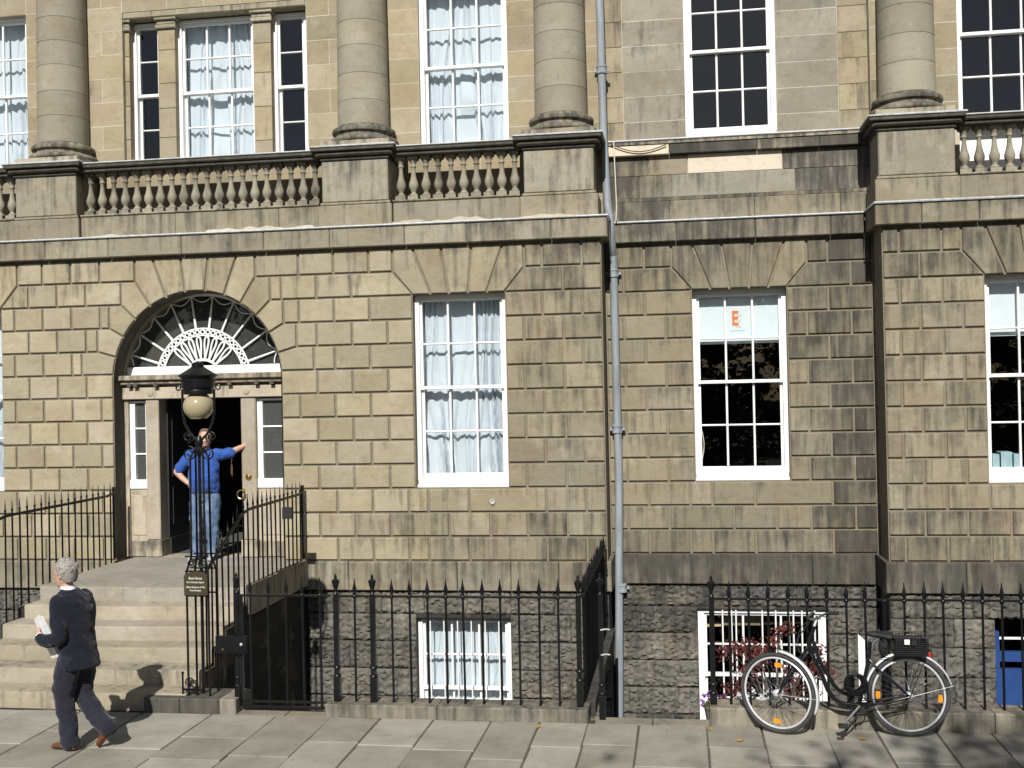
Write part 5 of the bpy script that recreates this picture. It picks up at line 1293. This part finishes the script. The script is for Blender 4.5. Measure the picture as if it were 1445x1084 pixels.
# ---------------------------------------------------------------- bicycle
M['chrome'] = plain('bright_metal', (.72,.72,.72), .22, metal=1.0, var=.06); M['tyre'] = plain('tyre_rubber', (.040,.040,.041), .75, var=.25, scale=20)
M['bikeblack'] = plain('black_enamel', (.008,.008,.009), .2, var=.1, coat=.4); M['alloy'] = plain('silver_alloy', (.70,.70,.70), .4, metal=.45, var=.08)
M['reflector'] = plain('orange_reflector', (.85,.27,.015), .2, var=.1); M['red'] = plain('red_lamp', (.45,.03,.015), .2); M['rubber'] = plain('black_rubber', (.014,.014,.014), .6)
BY, LEAN = 10.30, R(7)
def BW(px, py, off=0.0):
    """a pixel of the bicycle cut with its leaning plane"""
    X, Z = onY(px, py, BY)
    for _ in range(3): X, Z = onY(px, py, BY+Z*math.tan(LEAN)-.04)
    return Vector((X, BY+Z*math.tan(LEAN)-.04+off, Z))
def bz(zx, zy, off=0.0): return BW(1020+zx*.22837, 830+zy*.22837, off)   # coordinates of the enlarged crop
BK = thing('bicycle', tuple(BW(1200, 1038)), 'black step-through bicycle with silver mudguards leaning on the railings', 'bicycle')
upv = Vector((0, math.sin(LEAN), math.cos(LEAN)))
def wheel(c, r, steer=0.0):
    e1 = Vector((math.cos(steer), math.sin(steer), 0)); e2 = upv; ax = e1.cross(e2).normalized()
    W = MB().tube([c+(e1*math.cos(t)+e2*math.sin(t))*r for t in [2*math.pi*i/56 for i in range(56)]], .0185, 10, close=True).build('wheel', M['tyre'], BK, smooth=True)
    MB().tube([c+(e1*math.cos(t)+e2*math.sin(t))*(r-.029) for t in [2*math.pi*i/56 for i in range(56)]], .0100, 8, close=True).build('rim', M['alloy'], W, smooth=True)
    hub = MB().tube([c-ax*.045, c-ax*.035, c-ax*.034, c+ax*.034, c+ax*.035, c+ax*.045], [.010, .03, .018, .018, .03, .010], 12).build('hub', M['alloy'], W, smooth=30)
    for i in range(32):
        t = 2*math.pi*i/32; s = 1 if i % 2 else -1; dt = .5*(1 if (i//2) % 2 else -1)
        MB().tube([c+ax*.033*s+(e1*math.cos(t+dt)+e2*math.sin(t+dt))*.024, c+(e1*math.cos(t)+e2*math.sin(t))*(r-.04)], .0016, 4).build('spoke', M['chrome'], W)
    return W, e1, e2, ax
def refl(W, c, e1, e2, ax, r, t):
    p = c+(e1*math.cos(t)+e2*math.sin(t))*r; u = (e1*math.cos(t)+e2*math.sin(t)); v = (-e1*math.sin(t)+e2*math.cos(t))
    q = [p+u*a+v*b_ for a, b_ in ((-.018,-.03),(.012,-.034),(.02,0),(.012,.034),(-.018,.03))]
    n_ = len(q); MB().add([k-ax*.012 for k in q]+[k+ax*.012 for k in q], [tuple(range(n_)), tuple(range(2*n_-1, n_-1, -1))]+[(i, n_+i, n_+(i+1) % n_, (i+1) % n_) for i in range(n_)]).build('reflector', M['reflector'], W)
RW = .34
rc_ = bz(1150, 676); fc_ = bz(338, 668)
rc_.z = RW+.022; rc_.y = BY+rc_.z*math.tan(LEAN)-.04; fc_.z = RW+.022; fc_.y = BY+fc_.z*math.tan(LEAN)-.04
W1, *ax1 = wheel(rc_, RW, 0.0); W2, *ax2 = wheel(fc_, RW, R(-26))
refl(W1, rc_, *ax1, .27, R(180)); refl(W1, rc_, *ax1, .27, R(-5)); refl(W2, fc_, *ax2, .25, R(86)); refl(W2, fc_, *ax2, .25, R(-92))
def btube(pts, r, name, mat='bikeblack', n=10, off=0.0):
    return MB().tube([q if isinstance(q, Vector) else bz(q[0], q[1], off) for q in pts], r, n).build(name, M[mat], BK, smooth=40)
def curve(pts, n=8):
    P = [bz(*q) for q in pts]; out = []
    for i in range(len(P)-1):
        for k in range(n):
            t = k/n; p0 = P[max(i-1, 0)]; p3 = P[min(i+2, len(P)-1)]; p1, p2 = P[i], P[i+1]
            out.append(.5*((2*p1)+(p2-p0)*t+(2*p0-5*p1+4*p2-p3)*t*t+(3*p1-p0-3*p2+p3)*t**3))
    return out+[P[-1]]
btube(curve([(530, 335), (560, 430), (610, 530), (655, 640), (720, 705), (840, 722)]), .020, 'down_tube')
btube(curve([(560, 330), (595, 440), (650, 535), (700, 615), (770, 655), (880, 640)]), .018, 'top_tube')
btube([(565, 235), (528, 350)], .019, 'head_tube')
btube([(1000-90, 330), (905, 420), (870, 600), (840, 725)], .019, 'seat_tube')
for o_ in (-.055, .055):
    btube([(840, 722, 0), bz(1000, 700, o_), rc_+Vector((0, o_, 0))], .012, 'chain_stay'); btube([bz(905, 440, o_*.3), bz(960, 500, o_), rc_+Vector((0, o_, 0))], .0105, 'seat_stay')
cr = bz(522, 375)
for o_ in (-.05, .05): btube([cr, cr+Vector((0, o_, -.02)), fc_.lerp(cr, .45)+Vector((0, o_, 0)), fc_+Vector((0, o_, 0))], [.016, .016, .014, .010], 'fork_blade')
# mudguards
def guard(c, e1, e2, ax, t0, t1, r, name):
    n_ = 28; v = []; f = []
    for i in range(n_+1):
        t = t0+(t1-t0)*i/n_; u = e1*math.cos(t)+e2*math.sin(t)
        for w_, k in ((-.030, -.014), (-.018, 0), (.018, 0), (.030, -.014)): v.append(c+u*(r+k)+ax*w_)
    for i in range(n_):
        for k in range(3): a = i*4+k; f.append((a, a+1, a+5, a+4))
    o = MB().add(v, f).build(name, M['alloy'], BK, smooth=True); sm = o.modifiers.new('thick', 'SOLIDIFY'); sm.thickness = .002; return o
guard(rc_, *ax1, R(12), R(186), RW+.045, 'rear_mudguard'); guard(fc_, *ax2, R(-22), R(86), RW+.045, 'front_mudguard')
btube([rc_+Vector((0, -.06, 0)), rc_+ax1[0]*.385+Vector((0, -.03, .10))], .002, 'mudguard_stay', 'alloy'); btube([fc_+Vector((0, -.06, 0)), fc_+ax2[0]*.38+Vector((0, -.02, -.01))], .002, 'mudguard_stay', 'alloy')
# steering, saddle, basket
st = bz(580, 190); btube([(528, 350), (565, 235), st], [.013, .013, .011], 'stem', 'alloy')
btube([st, bz(545, 185, -.05), bz(515, 160, -.20), bz(510, 130, -.27), bz(525, 115, -.29)], .011, 'handlebar', 'chrome')
btube([st, bz(620, 175, .06), bz(660, 178, .16), bz(735, 182, .20)], .011, 'handlebar', 'chrome')
btube([bz(655, 178, .155), bz(735, 182, .20)], .016, 'grip', 'rubber'); btube([bz(512, 140, -.255), bz(540, 118, -.29)], .016, 'grip', 'rubber')
btube([bz(620, 185, .10), bz(690, 215, .15)], .006, 'brake_lever', 'chrome')
for k in range(3): btube(curve([(585+12*k, 190), (545-25*k, 230), (470-10*k, 300+30*k), (480, 400), (520, 400)]), .0035, 'brake_cable', 'rubber', 6)
sd_ = MB(); a, b_ = bz(890, 275), bz(1050, 285)
for t, hw, hh in ((0, .03, .018), (.2, .034, .026), (.45, .05, .032), (.7, .095, .040), (.9, .105, .042), (1.0, .07, .03)): pass
sd_.rings([(a.lerp(b_, t)-Vector((0, 0, hh*.4)), Vector((0, hw, 0)), Vector((0, 0, hh))) for t, hw, hh in ((-.02, .012, .010), (.03, .028, .020), (.2, .036, .026), (.45, .052, .030), (.7, .095, .036), (.9, .105, .038), (1.0, .07, .026))], 16)
sd_.build('saddle', M['rubber'], BK, smooth=60)
btube([bz(985, 300), bz(1000-65, 330), bz(910, 430)], .013, 'seat_post', 'chrome')
for o_ in (-.05, .05): btube([bz(990, 320, o_)+Vector((0, 0, .02)), bz(1005, 345, o_), bz(990, 360, o_)], .02, 'saddle_spring', 'rubber')
bk0, bk1 = bz(1050, 400), bz(1250, 400); bx0, bx1 = bk0.x, bk1.x; bzz0, bzz1 = bk0.z, bz(1150, 285).z; by0, by1 = bk0.y-.13, bk0.y+.13
BS = MB().tube([(bx0-.015, by0-.01, bzz1), (bx1+.015, by0-.01, bzz1), (bx1+.015, by1+.01, bzz1), (bx0-.015, by1+.01, bzz1)], .006, 6, close=True).build('basket', M['bikeblack'], BK)
for k in range(11):
    x = bx0+(bx1-bx0)*k/10; MB().tube([(x, by0-.01, bzz1), (x, by0+.01, bzz0), (x, by1-.01, bzz0), (x, by1+.01, bzz1)], .0032, 4).build('basket_wire', M['bikeblack'], BS)
for k in range(9):
    z = bzz0+(bzz1-bzz0)*k/9; MB().tube([(bx0, by0, z), (bx1, by0, z), (bx1, by1, z), (bx0, by1, z)], .003, 4, close=True).build('basket_wire', M['bikeblack'], BS)
for k in range(10):
    y = by0+(by1-by0)*k/9; MB().tube([(bx0, y, bzz0), (bx1, y, bzz0)], .003, 4).build('basket_wire', M['bikeblack'], BS)
LN = MB().box(bx0+.006, bx1-.006, by0+.006, by0+.010, bzz0+.006, bzz1-.03).box(bx0+.006, bx1-.006, by1-.010, by1-.006, bzz0+.006, bzz1-.03).box(bx0+.006, bx0+.010, by0+.011, by1-.011, bzz0+.006, bzz1-.03).box(bx1-.010, bx1-.006, by0+.011, by1-.011, bzz0+.006, bzz1-.03).build('basket_liner', M['rubber'], BS)
sbg = bz(995, 365); MB().ball(sbg, .050, .055, .085, n=14).build('saddle_bag', M['rubber'], BK, smooth=True)
tg = bz(1115, 308); tg.y = by0-.022; MB().box(tg.x-.022, tg.x+.022, tg.y, tg.y+.004, tg.z-.022, tg.z+.022).build('basket_tag', M['white'], BS)
tg = bz(1158, 314); tg.y = by0-.022; MB().box(tg.x-.022, tg.x+.022, tg.y, tg.y+.004, tg.z-.022, tg.z+.022).build('basket_tag', M['rubber'], BS)
for o_ in (-.06, .06): btube([bz(960, 420, o_), bz(1250, 415, o_), rc_+Vector((0, o_, 0))], .005, 'carrier', 'bikeblack')
rl = bz(1272, 412); MB().cbox(rl.x-.012, rl.x+.018, rl.y-.025, rl.y+.025, rl.z-.022, rl.z+.022, .005).build('rear_lamp', M['red'], BK)
hl_ = bz(380, 482); MB().ball(hl_+Vector((0, -.03, 0)), .026, n=12).build('front_lamp', M['chrome'], BK, smooth=True)
# cranks, chain case, stand, rolled lock
bb = bz(840, 715)
ch = MB(); 
ch.tube([bb+Vector((.075*math.cos(t), -.045, .075*math.sin(t))) for t in [2*math.pi*i/30 for i in range(30)]], .006, 6, close=True)
ch.build('chain_ring', M['rubber'], BK); btube([bz(840, 690, -.045), bz(1150, 655, -.045)], .005, 'chain', 'rubber'); btube([bz(840, 755, -.045), bz(1150, 690, -.045)], .005, 'chain', 'rubber')
btube([bb+Vector((0, -.06, 0)), bz(735, 830, -.07)], [.013, .010], 'crank_arm', 'chrome'); pd = bz(735, 828, -.12)
MB().cbox(pd.x-.045, pd.x+.045, pd.y-.04, pd.y+.045, pd.z-.012, pd.z+.012, .004).build('pedal', M['rubber'], BK)
btube([bb+Vector((0, .05, 0)), bz(905, 600, .06)], [.012, .010], 'crank_arm', 'chrome'); pd = bz(905, 595, .11); MB().cbox(pd.x-.045, pd.x+.045, pd.y-.04, pd.y+.045, pd.z-.012, pd.z+.012, .004).build('pedal', M['rubber'], BK)
sb_ = bz(715, 905); sb_.y = bb.y-.16; sb_.z = .012
btube([bz(835, 770, -.03), sb_], .010, 'kick_stand'); btube([sb_+Vector((-.03, 0, 0)), sb_+Vector((.03, 0, 0))], .012, 'kick_stand_foot', 'rubber')
bgc = bz(815, 585, -.05); bg_ = MB()
for q in range(5): bg_.tube([bgc+Vector((.10*math.cos(t)*(1-.10*q), -.02+.016*q+.008*math.sin(3*t+q), (.095*math.sin(t)*(1-.08*q)))) for t in [2*math.pi*i/24 for i in range(24)]], .011, 7, close=True)
bg_.build('coiled_lock', M['bikeblack'], BK, smooth=True)

# ---------------------------------------------------------------- plants
def leaf_mat(name, cols, transl=.25):
    mt = bpy.data.materials.new(name); mt.use_nodes = True; t = mt.node_tree; N, L = t.nodes, t.links; b = N['Principled BSDF']; out = N['Material Output']
    n = noise_(N, L, mapping(N, L, (1,1,1)), 3.0, 4, .7); c = ramp(N, L, n, [(.3, cols[0]), (.5, cols[1]), (.72, cols[2])])
    L.new(c, b.inputs['Base Color']); b.inputs['Roughness'].default_value = .5
    tl = N.new('ShaderNodeBsdfTranslucent'); L.new(c, tl.inputs[0]); mx_ = N.new('ShaderNodeMixShader'); mx_.inputs[0].default_value = transl
    L.new(b.outputs[0], mx_.inputs[1]); L.new(tl.outputs[0], mx_.inputs[2]); L.new(mx_.outputs[0], out.inputs[0]); return mt
M['redleaf'] = leaf_mat('red_maple_leaf', ((.065,.014,.012), (.11,.024,.018), (.17,.045,.028)))
M['greenleaf'] = leaf_mat('green_leaf', ((.03,.055,.012), (.05,.085,.02), (.085,.12,.035))); M['bark'] = plain('bark', (.07,.055,.04), .95, var=.4, scale=14, bs=.8)
M['petalw'] = leaf_mat('white_petal', ((.6,.6,.6), (.7,.7,.7), (.75,.72,.75)), .4); M['petalp'] = leaf_mat('purple_petal', ((.16,.05,.25), (.25,.09,.36), (.33,.15,.42)), .4)
def leaf(mb, c, s, nrm, rot):
    u = nrm.orthogonal().normalized(); v = nrm.cross(u); d = u*math.cos(rot)+v*math.sin(rot); e_ = nrm.cross(d)
    mb.add([c-d*s*.5, c+e_*s*.28+nrm*s*.06, c+d*s*.55, c-e_*s*.28+nrm*s*.06], [(0,1,2),(0,2,3)])
def rdir(): 
    v = Vector((random.gauss(0,1), random.gauss(0,1), random.gauss(0,1))); return v.normalized()
# red maple in the sunk area
rmx, rmy = PX(1092, 940, 13.2), 13.2
RM = thing('red_maple_shrub', (rmx, rmy, -1.8), 'small dark red maple growing up in the sunk area behind the bicycle', 'shrub')
ends = []
st_ = MB()
for k in range(13):
    a = random.uniform(0, 2*math.pi); L_ = random.uniform(.35, .80); top = Vector((rmx+L_*math.cos(a), rmy+.45*math.sin(a), random.uniform(-.42, .16))) 
    if k == 0: top = Vector((rmx+.08, rmy, .36))
    mid = Vector((rmx, rmy, -1.0)).lerp(top, .5)+Vector((0, 0, .15)); st_.tube([(rmx, rmy, -1.8), (rmx+.02, rmy, -1.0), mid, top], [.03, .024, .012, .005], 6); ends.append((mid, top))
st_.build('stem', M['bark'], RM, smooth=True)
lf_ = MB()
for mid, top in ends:
    for q in range(5):
        c = mid.lerp(top, random.uniform(.35, 1.05))+Vector((random.gauss(0, .09), random.gauss(0, .09), random.gauss(0, .06)))
        for _ in range(26):
            leaf(lf_, c+Vector((random.gauss(0, .062), random.gauss(0, .06), random.gauss(0, .035))), random.uniform(.035, .065), (rdir()+Vector((0, -.8, .7))).normalized(), random.uniform(0, 6.28))
lf_.build('foliage', M['redleaf'], RM)
# flower pots on the basement sill
for i, (p, mat, lab) in enumerate(((1060, 'petalw', 'pot of small white flowers in the sunk area behind the bicycle wheel'), (1008, 'petalp', 'pot of purple flowers in the sunk area beside the barred window frame'), (1092, 'petalw', 'bushier pot of white flowers in the sunk area below the red maple'))):
    fy_ = 14.0 if mat == 'petalp' else 12.6; fx_ = PX(p, 985, fy_); top = PZ(p, 985, fy_)
    FP = thing('flower_pot', (fx_, fy_, -1.8), lab, 'flower pot', 'flower pots in the sunk area')
    MB().cbox(fx_-.16, fx_+.16, fy_-.16, fy_+.16, -1.8, top-.32, .01).build('pedestal', M['kerb'], FP)
    MB().lathe([(.08, 0), (.10, .02), (.13, .2), (.14, .2), (.14, .23), (.12, .23)], (fx_, fy_, top-.318), 18).build('pot', M['rock'], FP, smooth=30)
    g_ = MB(); f_ = MB()
    for _ in range(160 if i < 2 else 220):
        d = rdir(); d.z = abs(d.z); c = Vector((fx_, fy_, top-.09))+Vector((d.x*.17, d.y*.15, d.z*.14))*random.uniform(.5, 1.0)
        leaf(g_, c, random.uniform(.03, .05), (d+rdir()*.5).normalized(), random.uniform(0, 6))
    for _ in range(26):
        d = rdir(); d.z = abs(d.z); c = Vector((fx_, fy_, top-.085))+Vector((d.x*.175, d.y*.16, d.z*.16))
        for k in range(5): leaf(f_, c+Vector((random.gauss(0, .012), random.gauss(0, .012), random.gauss(0, .012))), .04, (Vector((0, -.7, .6))+rdir()*.6).normalized(), random.uniform(0, 6))
    g_.build('foliage', M['greenleaf'], FP); f_.build('blossom', M[mat], FP)
M['dryleaf'] = plain('dry_leaf', (.30,.17,.035), .8, var=.3, scale=40)
# fallen leaves on the pavement
for p, lb in zip(((1044, 1046), (1218, 1044), (1002, 1030), (760, 1026), (1405, 1032)), ('yellow fallen leaf on the slab in front of the bicycle front wheel', 'brown fallen leaf on the slab under the bicycle pedals', 'fallen leaf against the kerb by the thick railing post', 'fallen leaf on the paving before the basement net curtain', 'fallen leaf on the paving before the blue basement door')):
    X, Y = onZ(*p, .005); mb = MB(); leaf(mb, Vector((X, Y, .012)), .075, Vector((random.uniform(-.3,.3), -.3, 1)).normalized(), random.uniform(0, 6)); 
    o = mb.build('fallen_leaf', M['dryleaf']); sm = o.modifiers.new('thick', 'SOLIDIFY'); sm.thickness = .002
    tag(o, lb, 'leaf', 'fallen leaves on the paving')

# trees of the garden square behind the viewer: they stand in the window reflections and shade the paving
def tree(x, y, h, r, label, nclump=150, leafs=55, ls=.20, seed=1, cz=None, shape=(1, 1, .8)):
    random.seed(seed)
    T_ = thing('lime_tree', (x, y, -.05), label, 'tree', 'trees of the garden square')
    c = Vector((x, y, cz or h*.66)); tr_ = MB(); tr_.tube([(x, y, -.1), (x+.05, y, h*.25), (x-.05, y+.05, h*.5), (x, y, h*.85)], [h*.028, h*.022, h*.015, .03], 10)
    lv = MB(); cl_ = []
    for k in range(nclump):
        d = rdir(); q = random.uniform(.35, 1.0)**.6*(1+.18*noise.noise(d*2.3+Vector((seed, 0, 0)))); cl_.append(c+Vector((d.x*r*shape[0]*q, d.y*r*shape[1]*q, d.z*r*shape[2]*q)))
    for p in cl_[::6]: tr_.tube([(x, y, min(p.z-.4, h*.45)), Vector((x, y, h*.5)).lerp(p, .55)+Vector((0, 0, .2)), p], [.10, .06, .015], 5)
    tr_.build('trunk', M['bark'], T_, smooth=True)
    for p in cl_:
        s = random.uniform(.25, .5)
        for _ in range(leafs): leaf(lv, p+Vector((random.gauss(0, s), random.gauss(0, s), random.gauss(0, s*.6))), random.uniform(.7, 1.3)*ls, (rdir()+Vector((0, 0, .8))).normalized(), random.uniform(0, 6.28))
    lv.build('crown', M['greenleaf'], T_)
tree(3.4, -3.3, 11.0, 2.9, 'leafy lime tree standing at the kerb across the road, its shadow on the paving', 110, 60, .17, 3, 8.6, (1.15, .75, .70))
tree(-9.5, -19, 12.5, 4.6, 'tall lime tree with a broad crown in the garden square', 150, 60, .30, 5)
tree(-.5, -21, 11.0, 4.2, 'lower rounded lime tree in the middle of the garden square', 150, 60, .30, 6)
tree(8.5, -20, 13.5, 4.8, 'tallest lime tree of the garden square, dense and dark', 150, 60, .30, 8)
tree(17.5, -22, 12.0, 4.8, 'spreading lime tree at the far corner of the garden square', 130, 60, .30, 9)
tree(-19, -22, 12.0, 4.8, 'spreading lime tree at the near corner of the garden square', 130, 60, .30, 10)

for i, x in enumerate((-24, -15.5, -7, .5, 8, 15.5, 24)):
    tree(x, -12.5-.8*(i % 2), 3.2, 3.4, ('clipped leafy shrub of the garden border, '+('at its eastern end', 'next to the eastern end', 'east of its middle', 'at its middle', 'west of its middle', 'next to the western end', 'at its western end')[i]), 110, 60, .22, 30+i, 1.5, (1.35, .5, .52))
for i, (x, lb) in enumerate(((-22, 'first'), (-11, 'second'), (0, 'third'), (11, 'fourth'), (22, 'fifth'))):
    tree(x+3, -31, 10.5, 6.2, 'low-branched lime, '+lb+' in the back row of the garden square', 150, 60, .42, 50+i, 5.6, (1.05, .6, .78))
